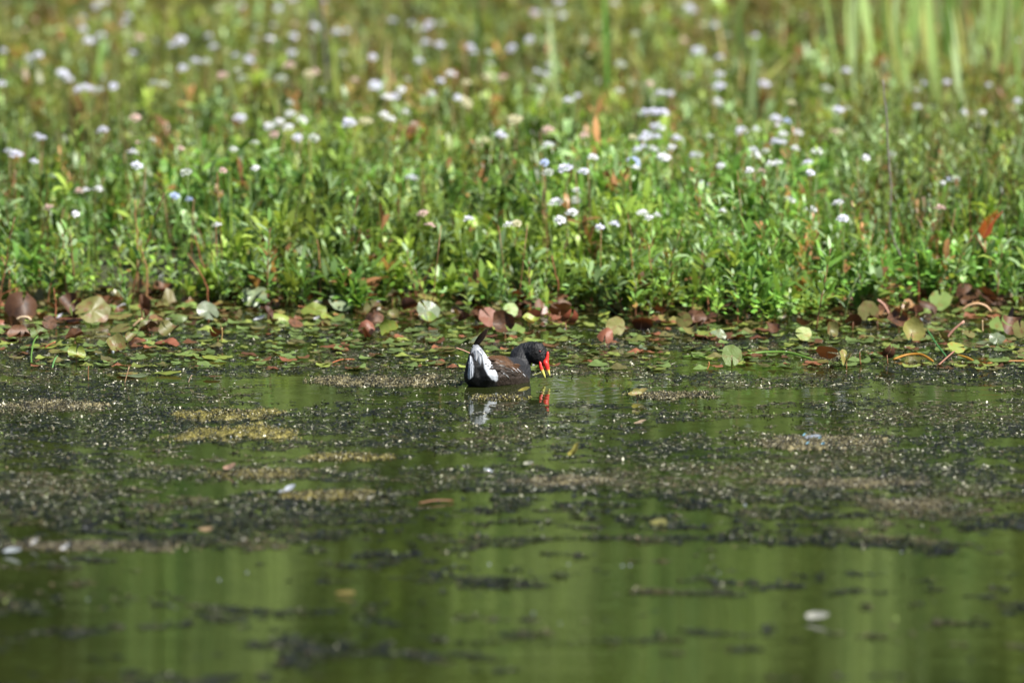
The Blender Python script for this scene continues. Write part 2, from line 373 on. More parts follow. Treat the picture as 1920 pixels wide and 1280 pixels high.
    def sph(c, r, col, mb, nu=12, nv=8):
        th = np.linspace(0, math.pi, nv + 1)[1:-1]; ph = np.arange(nu) / nu * 2 * math.pi
        V = [c + r * np.array([math.sin(a) * math.cos(b), math.sin(a) * math.sin(b), math.cos(a)]) for a in th for b in ph] + [c + np.array([0, 0, r]), c - np.array([0, 0, r])]
        Q = [[i * nu + k, (i + 1) * nu + k, (i + 1) * nu + (k + 1) % nu, i * nu + (k + 1) % nu] for i in range(nv - 2) for k in range(nu)]
        T = [[nu * (nv - 1), k, (k + 1) % nu] for k in range(nu)] + [[nu * (nv - 1) + 1, (nv - 2) * nu + (k + 1) % nu, (nv - 2) * nu + k] for k in range(nu)]
        mb.add(V, Q, T, col)
    sph(c, .0036, (.16, .02, .015), mb); eye = link("eye", mb.mesh("eye", mbk), body)
    mb = MB(); sph(c + nn_ * .0018, .0023, (.003, .003, .003), mb); link("pupil", mb.mesh("pupil", mbk), eye)
    # tail feathers: flat blades with a vane and a rachis
    def feather(pa, pb, wid, col, name, parent, bend=0.0, edge=None, nrm=(0.1, -1, 0.2)):
        a, b = np.asarray(pa), np.asarray(pb); d = b - a; L = np.linalg.norm(d); d = d / L; s = norm(np.cross(d, nrm)); nn2 = np.cross(s, d); V = []; cc = []; m = 9
        for i in range(m):
            t = i / (m - 1); wv = wid * (math.sin(math.pi * min(1, t * .86 + .1)) ** .6) * (1 if t < .85 else (1 - t) / .15 * .8 + .2)
            c0 = a + d * L * t + nn2 * bend * math.sin(math.pi * t) * L
            for k, f in enumerate((-1, -.5, 0, .5, 1)):
                V.append(c0 + s * wv * f + nn2 * (.0008 * (1 - abs(f)) - .0008 * abs(f)))
                cc.append(np.array(edge if (edge is not None and f == 1) else col) * (1 + .25 * random.uniform(-1, 1)))
        Q = [[i * 5 + k, i * 5 + k + 1, (i + 1) * 5 + k + 1, (i + 1) * 5 + k] for i in range(m - 1) for k in range(4)]
        mb = MB(); mb.add(V, Q, None, cc); return link(name, mb.mesh(name, m_feath), parent)
    m_feath = leafmat("feather vane", .5, .15, (1, 1, 1))
    z5 = lambda u, v: (820 + u / 5.12, 580 + v / 5.12)
    for k, (u0, v0, u1, v1, wd, dy) in enumerate([(372, 350, 488, 180, .0075, -.05), (365, 350, 468, 190, .0070, -.047), (385, 345, 455, 205, .0065, -.043), (352, 350, 440, 215, .006, -.040), (358, 360, 425, 250, .0042, -.036)]):
        feather(lp(*z5(u0, v0), dy + .01), lp(*z5(u1, v1), dy - .01), wd, (.030, .017, .011) if k else (.045, .024, .017), "tail_feather", body, .03, edge=(.16, .10, .07), nrm=(.25, -1, .1))
    # loose undertail coverts over the white panels
    for (u0, v0, u1, v1, wd) in [(440, 350, 462, 480, .0026), (500, 575, 548, 686, .0036), (318, 450, 322, 590, .0040), (322, 520, 318, 665, .0042), (335, 500, 336, 640, .0036), (345, 350, 420, 390, .0035), (350, 345, 430, 440, .0035)]:
        ha, na = hit(*z5(u0, v0), .0012); hb, nb = hit(*z5(u1, v1), .0022)
        if ha is None or hb is None: continue
        feather(ha, hb, wd, (.53, .56, .62), "undertail_feather", body, .03, nrm=tuple(na + nb))
    for (u0, v0, u1, v1, wd) in [(395, 395, 410, 530, .0055), (365, 400, 372, 500, .005)]:
        ha, na = hit(*z5(u0, v0), .0015); hb, nb = hit(*z5(u1, v1), .0025)
        if ha is not None and hb is not None: feather(ha, hb, wd, (.12, .135, .16), "undertail_feather", body, .03, nrm=tuple(na + nb))
    # white flank stripes
    for (u0, v0, u1, v1, wd) in [(626, 608, 658, 628, .0009), (650, 622, 692, 662, .0011), (697, 575, 728, 602, .0012), (710, 552, 772, 606, .0015), (756, 563, 802, 608, .0013), (818, 618, 842, 646, .0010), (640, 600, 628, 625, .0007)]:
        ha, na = hit(*z5(u0, v0), .0012); hb, nb = hit(*z5(u1, v1), .0016)
        if ha is not None and hb is not None: feather(ha, hb, wd, (.72, .74, .78), "flank_feather", body, .05, nrm=tuple(na + nb))
    # folded wing: overlapping brown feathers lying on the back
    for k in range(52):
        u = random.uniform(520, 800); v = 455 + (u - 500) * .30 + random.uniform(-5, 105)
        ln = random.uniform(45, 80)
        ha, na = hit(*z5(u, v), .0006); hb, nb = hit(*z5(u - ln, v - ln * .12), .0014)
        if ha is None or hb is None or np.linalg.norm(ha - hb) > .05: continue
        low = v > 470 + (u - 500) * .45
        cb = (.024, .016, .010) if low else (.060, .027, .009)
        feather(ha, hb, .0045, tuple(np.array(cb) * random.uniform(.7, 1.25)), "wing_feather", body, .04, edge=tuple(np.array(cb) * 2.0), nrm=tuple(na + nb))
    return root
build_moorhen()

# ------------------------------------------------------------------ zones used in the labels
def zone(px):
    for lim, nm in ((160, "by the left edge"), (360, "in the left part"), (600, "left of centre"), (740, "well left of the moorhen"), (870, "just left of the moorhen"), (1040, "behind the moorhen"),
                    (1190, "just right of the moorhen"), (1400, "right of centre"), (1640, "in the right part")):
        if px < lim: return nm
    return "by the right edge"

# ------------------------------------------------------------------ floating algae, specks and scum (uncountable)
def algae_density(X, Y):
    px, py = proj(np.stack([X, Y, 0 * X], -1))
    n = fbm(X * 1.5 + 3, Y * 3.6, 31, 3) * .34 + fbm(X * 6.5, Y * 12, 37, 3) * .32 + fbm(X * 26, Y * 26, 41, 3) * .34
    thr = np.interp(py, [560, 610, 650, 700, 780, 850, 950, 1020, 1070, 1150, 1280], [.60, .54, .475, .47, .49, .505, .52, .555, .585, .60, .63])
    edge = np.abs(px - 960) / 960
    thr = thr - .035 * sstep(.45, 1, edge) * sstep(1040, 900, py) * sstep(740, 840, py)
    def hole(cx, cy, rx, ry, a): return a * np.exp(-(((px - cx) / rx) ** 2 + ((py - cy) / ry) ** 2))
    thr = thr + hole(1150, 795, 170, 35, .06) + hole(700, 790, 110, 30, .05) + hole(1080, 715, 120, 14, .05) + hole(560, 700, 90, 18, .05) + hole(1450, 780, 90, 60, .03) + hole(960, 1060, 300, 30, .05) + hole(905, 782, 50, 22, .09) + hole(1025, 735, 40, 18, .045)
    thr = thr - hole(420, 800, 160, 45, .05) - hole(740, 715, 110, 22, .06) - hole(1750, 880, 190, 60, .05) - hole(100, 760, 200, 30, .03) - hole(150, 1025, 260, 14, .09) - hole(1050, 905, 120, 12, .07) - hole(820, 1160, 260, 11, .075) - hole(1560, 1192, 300, 13, .075) - hole(330, 1180, 160, 12, .05) - hole(120, 900, 260, 60, .03)
    return sstep(thr - .008, thr + .03, n), n
N = 1500000
Yr = 1 / rng.uniform(1 / 17.2, 1 / 10.2, N); Xr = rng.uniform(-1, 1, N) * (Yr * .097 + 1.0)
dens, nz = algae_density(Xr, Yr)
keep = rng.random(N) < dens * .80; Xr, Yr, nz, dens = Xr[keep], Yr[keep], nz[keep], dens[keep]; N = len(Xr)
hue = fbm(Xr * 3.5, Yr * 2.5, 51, 3); rr = rng.random(N)
char = np.array([.0050, .0062, .0082]); olv = np.array([.036, .044, .014]); tan = np.array([.15, .12, .065]); pale = np.array([.62, .60, .46]); gr = np.array([.14, .19, .05])
col = np.tile(char, (N, 1)) * rng.uniform(.4, 2.2, (N, 1))
def setc(m, c): col[m] = c * rng.uniform(.6, 1.4, (m.sum(), 1))
setc(rr < .42 - .2 * (hue < .45), olv); setc((rr > .5) & (rr < .55 + .28 * sstep(.54, .68, hue)), tan * .6); setc(rr > .90 + .08 * sstep(13.2, 12.2, Yr), pale); setc((rr > .88) & (rr < .90), gr); glint = (rr > .994) & (Yr > 12.6); col[glint] = (.9, .9, .84)  # brightest specks are wet glints, put in as near-white colour
sz = rng.uniform(.0015, .0052, N) * np.where(rr > .93, .45, 1); sz *= np.where(Yr < 13, 1.35, 1)
az = rng.random(N) * 6.283; fil = rng.random(N) < .55; az = np.where(fil, rng.normal(0, .45, N), az); tl = rng.normal(0, .45, (N, 2)) * np.where(fil, .45, 1)[:, None]
u = np.stack([np.cos(az), np.sin(az), tl[:, 0]], 1); v = np.stack([-np.sin(az), np.cos(az), tl[:, 1]], 1)
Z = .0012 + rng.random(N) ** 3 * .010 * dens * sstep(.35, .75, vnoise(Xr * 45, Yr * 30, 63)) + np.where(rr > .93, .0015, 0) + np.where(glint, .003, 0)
P = np.stack([Xr, Yr, Z], 1); s1 = (sz * np.where(fil, 2.6, 1))[:, None]; s2 = (sz * np.where(fil, .16, rng.uniform(.25, .7, N)))[:, None]
V = np.stack([P - u * s1 - v * s2 * .3, P + u * s1 * .2 - v * s2, P + u * s1 + v * s2 * .2, P - u * s1 * .1 + v * s2], 1).reshape(-1, 3)
V[:, 2] = np.maximum(V[:, 2], .0008)
Q = (np.arange(N) * 4)[:, None] + np.array([[0, 1, 2, 3]])
o = link("floating_algae", mesh_np("floating_algae", V, Q, col=np.repeat(col, 4, 0), mat=M_algae)); tag(o, "dark granular algae, pale specks and painted glints floating in patches on the pond", "algae", kind='stuff')
print("algae flakes", N)
# thin scum sheet under the flakes
xs = np.arange(-2.6, 2.6, .011); ys = np.arange(10.6, 17.2, .02)
def sz_(X, Y):
    d, n = algae_density(X, Y); return -.0065 + .006 * sstep(.3, .9, d) + .012 * (fbm(X * 55, Y * 38, 61, 3) - .5) * d
V, Q = grid(xs, ys, sz_); d, n = algae_density(V[:, 0], V[:, 1]); Q = Q[(d[Q].max(1) > .2)]
us = np.unique(Q); mp_ = -np.ones(len(V), int); mp_[us] = np.arange(len(us)); V = V[us]; Q = mp_[Q]
h = fbm(V[:, 0] * 3.5, V[:, 1] * 2.5, 51, 3); g = fbm(V[:, 0] * 60, V[:, 1] * 50, 71, 2)[:, None]
col = (char * .55) * (1 - g) + olv * .5 * g; k = sstep(.55, .70, h)[:, None] * .35; col = col * (1 - k) + tan * .25 * k
o = link("algae_scum", mesh_np("algae_scum", V, Q, col=col, mat=M_algae, smooth=True)); tag(o, "thin dark film of algae lying on the water under the specks", "algae film", kind='stuff')

# mounded algae mats one can tell apart
def algae_mat(px, py, wpx, hpx, hgt, c1, c2, label, seed):
    c = on_z(px, py, 0); a = wpx / 2 / (F / c[1]) * 1.5; b = hpx / 2 / (F * CAMZ / c[1] ** 2) * 1.25; b = min(b, a * 2.0)
    n = 90; xs = np.linspace(-1, 1, n); X, Y = np.meshgrid(xs, xs); V = np.stack([X * a, Y * b, 0 * X], -1).reshape(-1, 3)
    r = np.hypot(X, Y).ravel() + 1.6 * (fbm(X.ravel() * 2.6 + seed, Y.ravel() * 2.2, seed, 5) - .5) + 1.2 * (fbm(V[:, 0] * 60, V[:, 1] * 40, seed + 5, 3) - .5)
    m = sstep(.80, .30, r); nn = fbm(V[:, 0] * 26, V[:, 1] * 16, seed + 2, 5)
    V[:, 2] = -.004 + m * (.004 + hgt * np.clip(nn * 2.2 - .5, 0, 2))
    i = (np.arange(n - 1)[:, None] * n + np.arange(n - 1)[None]).ravel(); Q = np.stack([i, i + 1, i + n + 1, i + n], 1); Q = Q[(m[Q].min(1) > .05)]
    n2 = fbm(V[:, 0] * 70, V[:, 1] * 60, seed + 9, 3); t = np.clip(nn * 1.2 + n2 * 1.3 - .85, 0, 1)[:, None]; col = np.array(c1) * .7 * (1 - t) + np.array(c2) * t; col *= (.6 + .8 * rng.random((len(V), 1)))
    idx = np.where(m > .01)[0]; K = int(3800 * min(1.6, wpx / 130)); j = rng.choice(idx, K); P = V[j] + np.stack([rng.normal(0, .006, K), rng.normal(0, .012, K), rng.uniform(0, .004, K)], 1); P[:, 2] = np.maximum(P[:, 2], .002)
    sz = rng.uniform(.0010, .0030, K)[:, None]; az = rng.random(K) * 6.28; u = np.stack([np.cos(az), np.sin(az), rng.normal(0, .5, K)], 1) * sz; v = np.stack([-np.sin(az), np.cos(az), rng.normal(0, .5, K)], 1) * sz * .6
    CV = np.stack([P - u, P - v, P + u, P + v], 1).reshape(-1, 3); CQ = (np.arange(K) * 4)[:, None] + np.array([[0, 1, 2, 3]]) + len(V)
    pick = rng.random(K); cc = np.where((pick < .6)[:, None], np.array(c1) * .4, np.where((pick < .94)[:, None], np.array(c2), np.array([.55, .52, .38]))) * rng.uniform(.5, 1.4, (K, 1))
    rt = link("algae_mat", mesh_np("algae_mat", np.vstack([V, CV]), np.vstack([Q, CQ]), col=np.vstack([col, np.repeat(cc, 4, 0)]), mat=M_mat), loc=c); tag(rt, label, "algae mat", "mounded algae mats floating on the pond")
OL1, OL2 = (.05, .05, .012), (.25, .215, .050); TN1, TN2 = (.030, .027, .014), (.22, .19, .09)
for a in [(428, 779, 150, 22, .009, OL1, OL2, "yellow-green mounded algae mat, farther of the two left of the moorhen", 1),
          (430, 812, 180, 30, .009, OL1, OL2, "yellow-green mounded algae mat, nearer of the two left of the moorhen", 2),
          (735, 714, 220, 20, .008, TN1, TN2, "sandy tan algae mat floating beside the moorhen's tail", 3),
          (930, 746, 90, 9, .003, TN1, OL2, "tan and olive algae mat just below the moorhen's flank", 4),
          (1260, 741, 120, 12, .005, TN1, TN2, "small tan algae mat right of the moorhen's bill", 5),
          (1530, 829, 200, 24, .008, TN1, TN2, "brown algae mat with pale blue specks on it", 6),
          (95, 762, 160, 20, .010, TN1, TN2, "brown algae mat at the left edge of the pond", 7),
          (480, 889, 130, 14, .008, TN1, OL2, "narrow tan algae mat below the two yellow-green mats", 8),
          (610, 930, 170, 16, .009, TN1, OL2, "tan algae mat with a white petal on it", 9),
          (650, 857, 120, 12, .006, TN1, OL2, "small olive tan algae mat in open water left of centre", 10),
          (1060, 903, 150, 16, .006, (.06, .05, .03), TN2, "grey-brown algae mat below the moorhen's bill", 11),
          (1590, 905, 210, 18, .006, (.06, .05, .03), TN2, "grey-brown algae mat in front of the blue-specked one", 12),
          (1700, 946, 150, 14, .006, (.06, .05, .03), TN2, "grey-brown algae mat at the right, nearest the camera", 13),
          (150, 1024, 330, 14, .006, (.06, .045, .03), TN2, "long purplish brown algae mat low at the left edge", 14),
          (1560, 670, 70, 10, .008, TN1, TN2, "small brown algae mat beneath a round pinkish pad", 15)]:
    algae_mat(*a)

# ------------------------------------------------------------------ lily pads
def pad_mesh(kind, seed, R0=.04):
    rd = random.Random(seed); nr, na = 5, 26; V = []; cut = .16
    for i in range(nr + 1):
        r = R0 * (i / nr) ** .9
        for k in range(na + 1):
            th = cut + (2 * math.pi - 2 * cut) * k / na
            rr = r * (1 + .05 * math.sin(3 * th + seed) + .035 * math.sin(7 * th + seed * 2))
            x, y = rr * math.cos(th), rr * math.sin(th) * .9; q = r / R0; z = 0
            if kind == 'flat': z = .0015 * math.sin(2 * th + seed) * q + .0010 * math.sin(5 * th) * q * q
            elif kind == 'wavy': z = .007 * q * q * math.sin(2 * th + seed) + .003 * q * math.sin(5 * th + seed)
            elif kind == 'cup': z = .022 * q ** 2 * (1 + .3 * math.sin(3 * th + seed))
            elif kind == 'dome': z = -.016 * q ** 2 * (1 + .4 * math.sin(2 * th + seed))
            elif kind == 'fold':
                f = abs(y) * .85; y = y * .5; z = f + .004 * math.sin(4 * th)
            elif kind == 'curl':
                a2 = x / R0 * 1.5; z = (1 - math.cos(a2)) * R0 * .75; x = math.sin(a2) * R0 * .72
            V.append((x, y, z))
    Q = [[i * (na + 1) + k, (i + 1) * (na + 1) + k, (i + 1) * (na + 1) + k + 1, i * (na + 1) + k + 1] for i in range(nr) for k in range(na)]
    return np.array(V), Q
UNDER = (.13, .050, .026)
PM = {'green': leafmat("pad green", .46, .12, color=(.13, .19, .045), back=UNDER, spot=((.15, .12, .03), 45, .56), bump=.0012),
      'yellow green': leafmat("pad lime", .45, .25, color=(.22, .28, .05), back=(.20, .16, .04), spot=((.28, .22, .04), 40, .55), bump=.0012),
      'olive': leafmat("pad olive", .48, .15, color=(.15, .145, .04), back=(.11, .045, .018), spot=((.15, .08, .03), 40, .52), bump=.0012),
      'reddish': leafmat("pad reddish", .5, .15, color=(.16, .055, .028), back=(.17, .045, .022), spot=((.16, .09, .04), 50, .58), bump=.0012),
      'brown': leafmat("pad brown", .55, .22, (1, .6, .3), color=(.11, .048, .020), back=(.060, .022, .010), spot=((.05, .022, .010), 50, .5), bump=.0012),
      'silvery': leafmat("pad silvery", .30, .10, color=(.15, .19, .11), back=(.30, .20, .14), spot=((.16, .17, .08), 40, .55), bump=.0010)}
pad_cache = {}
def pad(px, py, colr, kind, size, tilt, head, label=None, stem=True, z=None, ti=None):
    """size = width in picture px"""
    v = random.randrange(4); key = (colr, kind, v)
    if key not in pad_cache:
        V, Q = pad_mesh(kind, v * 1.7 + len(kind)); pad_cache[key] = mesh_np("lily_pad", V, Q, col=np.ones((len(V), 3)), mat=PM[colr], smooth=True)
    raised = tilt > .18
    zz = z if z is not None else (.009 if not raised else .014)
    c = on_z(px, py + (0 if not raised else size * .28), 0.0)
    sc = size / (F / c[1]) / .08
    h = zz if not raised else zz + .030 * sc * math.sin(tilt)
    o = link("lily_pad", pad_cache[key], loc=(c[0], c[1], h)); o.scale = (sc, sc, sc)
    # tilt about an axis, facing set by head
    m = Matrix.Rotation(head, 4, 'Z') @ Matrix.Rotation(tilt, 4, 'X') @ Matrix.Rotation(ti if ti is not None else random.uniform(0, 6.28), 4, 'Z')
    o.rotation_euler = m.to_euler()
    how = {'flat': 'flat', 'wavy': 'wavy', 'cup': 'cupped', 'dome': 'domed', 'fold': 'folded', 'curl': 'curled'}[kind]
    if raised and kind in ('flat', 'wavy'): how = 'tilted'
    row = "out on the water" if py > 650 else ("front of the lilies" if py > 605 else "against the weeds")
    tag(o, label or f"{how} {colr} lily pad {row}, {zone(px)}", "lily pad", "lily pads floating along the weedy bank")
    if raised and stem:
        mb = MB(); q = m.inverted().to_3x3() @ Vector((0, 0, -(h + .03))) / sc
        tube([(0, 0, 0), tuple(q * .5 + Vector((.004, 0, 0))), tuple(q)], [.0013, .0016, .0018], 5, 1, (.22, .09, .035), mb)
        link("stem", mb.mesh("stem", M_stem), o)
    return o
heroes = [(43, 578, 'brown', 'dome', 62, .9), (132, 580, 'brown', 'curl', 44, 1.0), (173, 588, 'olive', 'wavy', 62, .75), (197, 580, 'brown', 'fold', 38, .8), (267, 587, 'brown', 'fold', 44, 1.2),
 (93, 615, 'brown', 'flat', 26, 1.35), (37, 630, 'brown', 'curl', 44, .3), (140, 637, 'brown', 'fold', 34, .6), (217, 657, 'olive', 'cup', 38, .7), (143, 672, 'yellow green', 'curl', 34, .8),
 (477, 560, 'silvery', 'wavy', 50, .7), (317, 623, 'olive', 'curl', 40, .5), (390, 590, 'silvery', 'flat', 40, .8), (503, 597, 'brown', 'fold', 26, 1.4), (410, 630, 'brown', 'curl', 34, .5), (590, 583, 'yellow green', 'wavy', 44, .4),
 (640, 573, 'silvery', 'flat', 44, .7), (688, 622, 'reddish', 'dome', 28, 1.1), (730, 627, 'yellow green', 'curl', 36, .9), (803, 592, 'silvery', 'flat', 42, .95), (787, 552, 'brown', 'fold', 36, 1.3), (770, 582, 'brown', 'curl', 36, .7),
 (700, 585, 'olive', 'curl', 34, .6), (903, 587, 'brown', 'dome', 30, .8), (920, 603, 'reddish', 'flat', 46, .75), (946, 618, 'brown', 'cup', 42, 1.1), (958, 590, 'green', 'flat', 28, 1.1), (973, 562, 'reddish', 'wavy', 40, .8),
 (1000, 603, 'reddish', 'flat', 30, 1.1), (1003, 574, 'brown', 'wavy', 44, .5), (1050, 587, 'reddish', 'flat', 40, .8), (1060, 604, 'reddish', 'curl', 50, .4), (1053, 563, 'brown', 'dome', 50, .6), (1133, 543, 'brown', 'curl', 44, 1.1),
 (1090, 543, 'brown', 'fold', 34, 1.0), (1135, 635, 'reddish', 'dome', 30, .9), (1155, 622, 'olive', 'flat', 34, 1.35), (1203, 608, 'brown', 'dome', 38, .8), (1267, 542, 'brown', 'dome', 40, 1.1), (1300, 603, 'brown', 'dome', 42, .9),
 (1282, 610, 'olive', 'flat', 30, 1.4), (1348, 632, 'silvery', 'wavy', 28, .5), (1507, 635, 'yellow green', 'flat', 28, 1.1), (1557, 629, 'olive', 'cup', 28, 1.2), (1628, 593, 'olive', 'flat', 40, 1.0), (1600, 610, 'brown', 'flat', 30, 1.0),
 (1683, 607, 'brown', 'curl', 40, .9), (1710, 633, 'olive', 'cup', 44, 1.0), (1743, 580, 'brown', 'dome', 34, .8), (1763, 570, 'green', 'flat', 42, .8), (1820, 555, 'brown', 'dome', 46, .9), (1850, 565, 'brown', 'fold', 40, 1.2),
 (1877, 610, 'green', 'flat', 44, .5), (1900, 617, 'brown', 'curl', 46, .7), (1870, 640, 'silvery', 'wavy', 30, .6), (1913, 627, 'olive', 'flat', 30, 1.2), (1372, 677, 'green', 'flat', 38, 1.15), (1550, 668, 'reddish', 'flat', 38, .8),
 (1587, 677, 'olive', 'fold', 44, .4), (1663, 672, 'brown', 'curl', 36, .7), (1793, 657, 'yellow green', 'flat', 32, .6), (1195, 746, 'olive', 'curl', 22, .5), (1768, 645, 'olive', 'fold', 26, 1.2), (1590, 566, 'reddish', 'dome', 34, .8), (1450, 590, 'green', 'wavy', 40, .4)]
for i, (x, y, c, k, s, tl) in enumerate(heroes):
    hd = random.uniform(-.6, .6) + (math.pi if (c in ('brown', 'reddish') and random.random() < .45) else 0)
    how = {'flat': 'upright flat' if tl > .9 else 'tilted', 'wavy': 'wavy-edged', 'cup': 'cupped', 'dome': 'domed', 'fold': 'folded', 'curl': 'curled'}[k]
    big = "large" if s > 43 else ("small" if s < 31 else "medium")
    row = "on open water" if y > 650 else ("front of the lilies" if y > 605 else "against the weeds")
    lab = f"{big} {how} {c} raised lily pad, {row}, {zone(x)}"
    pad(x, y, c, k, s * 1.12, tl, hd, lab)
def band_top(px): return 548 + 14 * math.sin(px * .011) + (10 if px < 260 else 0)
for i in range(236):
    px = random.uniform(-30, 1950); tp = band_top(px)
    t = random.random()
    if i < 120:                       # flat floating pads
        py = tp + 20 + (690 - tp) * random.random() ** 2.1
        if px > 1100 and py > 665: py -= 25
        c = random.choices(['green', 'olive', 'yellow green', 'silvery', 'reddish', 'brown'], [42, 28, 9, 5, 8, 8])[0]
        pad(px, py, c, random.choice(['flat', 'flat', 'wavy']), random.uniform(30, 60), random.uniform(0, .07), random.uniform(0, 6), stem=False, z=.006 + .006 * random.random())
    else:
        py = tp - 4 + 82 * random.random() ** 1.1
        c = random.choices(['green', 'olive', 'yellow green', 'silvery', 'reddish', 'brown'], [18, 30, 6, 5, 8, 33])[0]
        pad(px, py, c, random.choice(['wavy', 'flat', 'dome', 'cup', 'curl', 'fold']), random.uniform(24, 42), random.uniform(.12, .6), random.uniform(-1, 1) + random.choice([0, 0, math.pi]))
# the smaller floating leaves beyond counting
Np = 3900; px = rng.uniform(-560, 2480, Np); py = 545 + 150 * rng.random(Np) ** 2.1
P = np.array([on_z(a, b, 0) for a, b in zip(px, py)]); V, Q = pad_mesh('wavy', 3.3); V = V[::1]; mbv = []; mbq = []; mc = []
for i in range(Np):
    a = rng.random() * 6.28; brn = py[i] < 605 and rng.random() < .55; s = rng.uniform(.2, .6) if brn else rng.uniform(.25, .8); c_, s_ = math.cos(a), math.sin(a); tx = rng.normal(0, .9 if brn else .13)
    W = V * s; W = np.stack([W[:, 0] * c_ - W[:, 1] * s_, W[:, 0] * s_ + W[:, 1] * c_, W[:, 2] + W[:, 1] * tx], 1); W[:, 2] = np.maximum(W[:, 2], -.001)
    W = W + P[i] + np.array([0, 0, .004 + .005 * rng.random()]); mbv.append(W); mbq.append(np.array(Q) + i * len(V))
    b = [np.array([.11, .16, .045]), np.array([.19, .23, .05]), np.array([.11, .10, .035]), np.array([.20, .08, .04]), np.array([.10, .045, .02])][rng.choice(5, p=[.45, .2, .2, .07, .08])]
    if brn: b = [np.array([.15, .065, .03]), np.array([.22, .12, .05]), np.array([.07, .035, .018]), np.array([.15, .13, .05])][rng.integers(0, 4)]
    mc.append(np.tile(b * rng.uniform(.6, 1.3), (len(V), 1)))
o = link("small_floating_leaves", mesh_np("small_floating_leaves", np.vstack(mbv), np.vstack(mbq), col=np.vstack(mc), mat=leafmat("small pads", .35, .12), smooth=True)); tag(o, "countless small green floating leaves between the lily pads", "floating leaves", kind='stuff')

# ------------------------------------------------------------------ vegetation carpet (uncountable)
def half(Y): return Y * .097 + 1.1
def vegcol(X, Y, n, s=0):
    px = 960 + F * X / Y
    near = np.array([.135, .275, .050]); far = np.array([.210, .225, .060]); yel = np.array([.260, .360, .060]); bro = np.array([.24, .120, .050]); dk = np.array([.030, .075, .015]); gry = np.array([.26, .38, .17])
    t = sstep(18.0, 24.5, Y + 1.6 * (fbm(X * .8, Y * .5, 81) - .5) + .7 * sstep(1400, 1800, px) + .5 * sstep(500, 100, px))[:, None]
    c = near * (1 - t) + far * t
    k = sstep(.50, .66, fbm(X * 1.7, Y * 1.1, 83 + s))[:, None] * .8; c = c * (1 - k) + yel * k
    k = (sstep(.56, .70, fbm(X * 2.1, Y * 1.3, 87 + s)) * (.25 + .7 * t[:, 0]))[:, None]; c = c * (1 - k) + bro * k
    k = (sstep(.50, .66, fbm(X * 1.8, Y * 1.5, 91 + s)) * .75)[:, None]; c = c * (1 - k) + dk * k
    k = (sstep(1500, 1640, px) * sstep(17.2, 18.0, Y) * sstep(23, 20, Y) * .55)[:, None]; c = c * (1 - k) + np.array([.085, .105, .030]) * k
    r = rng.random(len(X)); m = r < .15; c[m] = gry * rng.uniform(.8, 1.3, (m.sum(), 1)); m = (r > .95); c[m] = bro * rng.uniform(.8, 1.8, (m.sum(), 1)); m = (r > .88) & (r < .95); c[m] = yel
    return c * rng.uniform(.45, 1.5, (len(X), 1))
def carpet_h(X, Y): return np.interp(Y - shore(X), [-.5, -.1, .5, 1.5, 5, 14], [.03, .09, .16, .18, .15, .11]) * (.30 + .75 * fbm(X * 2.2, Y * 1.6, 101) + .85 * sstep(.35, .7, fbm(X * 5.0, Y * 3.4, 103, 2)))
def sample_ground(n, y0, y1, p=1.0):
    Y = y0 + (y1 - y0) * rng.random(n) ** p; X = rng.uniform(-1, 1, n) * half(Y); return X, Y
mbV, mbQ, mbT, mbC = [], [], [], []; off = 0
def push(V, Q, T, c):
    global off
    mbV.append(V); mbQ.append(Q + off)
    if T is not None: mbT.append(T + off)
    mbC.append(c); off += len(V)
# leafy stems
n = 13500; X, Y = sample_ground(n, 16.2, 30.5, 1.25)
sh = shore(X); k = (Y > sh - .40 + .6 * fbm(X * 6, Y * 3, 7)) & (fbm(X * 3.3, Y * 2.4, 111) > .43); X, Y = X[k], Y[k]; n = len(X)
H = carpet_h(X, Y) * rng.uniform(.7, 1.25, n); base = np.stack([X, Y, np.maximum(groundz(X, Y), -.01)], 1)
lean = rng.normal(0, .28, (n, 2)); top = base + np.stack([lean[:, 0] * H, lean[:, 1] * H, H], 1); pc = vegcol(X, Y, n)
nl = 16; reps = np.repeat(np.arange(n), nl); tt = rng.uniform(.15, 1.0, n * nl) ** .8
P = base[reps] * (1 - tt[:, None]) + top[reps] * tt[:, None]; az = rng.random(n * nl) * 6.283; el = rng.uniform(.2, 1.45, n * nl)
D = np.stack([np.cos(az) * np.cos(el), np.sin(az) * np.cos(el), np.sin(el)], 1); Sd = np.stack([-np.sin(az), np.cos(az), rng.normal(0, .35, n * nl)], 1)
L = rng.uniform(.034, .100, n * nl) * np.interp(P[:, 1], [17, 24], [1, 1.2]); W = L * rng.uniform(.16, .32, n * nl)
V, Q, T, c = leaves(P, D, Sd, L, W, rng.uniform(0, .35, n * nl), pc[reps] * rng.uniform(.75, 1.3, (n * nl, 1))); push(V, Q, T, c)
# their stems as narrow blades
sc_ = np.where((rng.random(n) < .3)[:, None], np.array([.22, .085, .035]), pc * .9)
V, Q, c = blades(base, H, np.full(n, .004), np.hypot(lean[:, 0], lean[:, 1]), np.arctan2(lean[:, 1], lean[:, 0]), rng.normal(0, .3, n), sc_, 3, 1.0); push(V, Q, None, c)
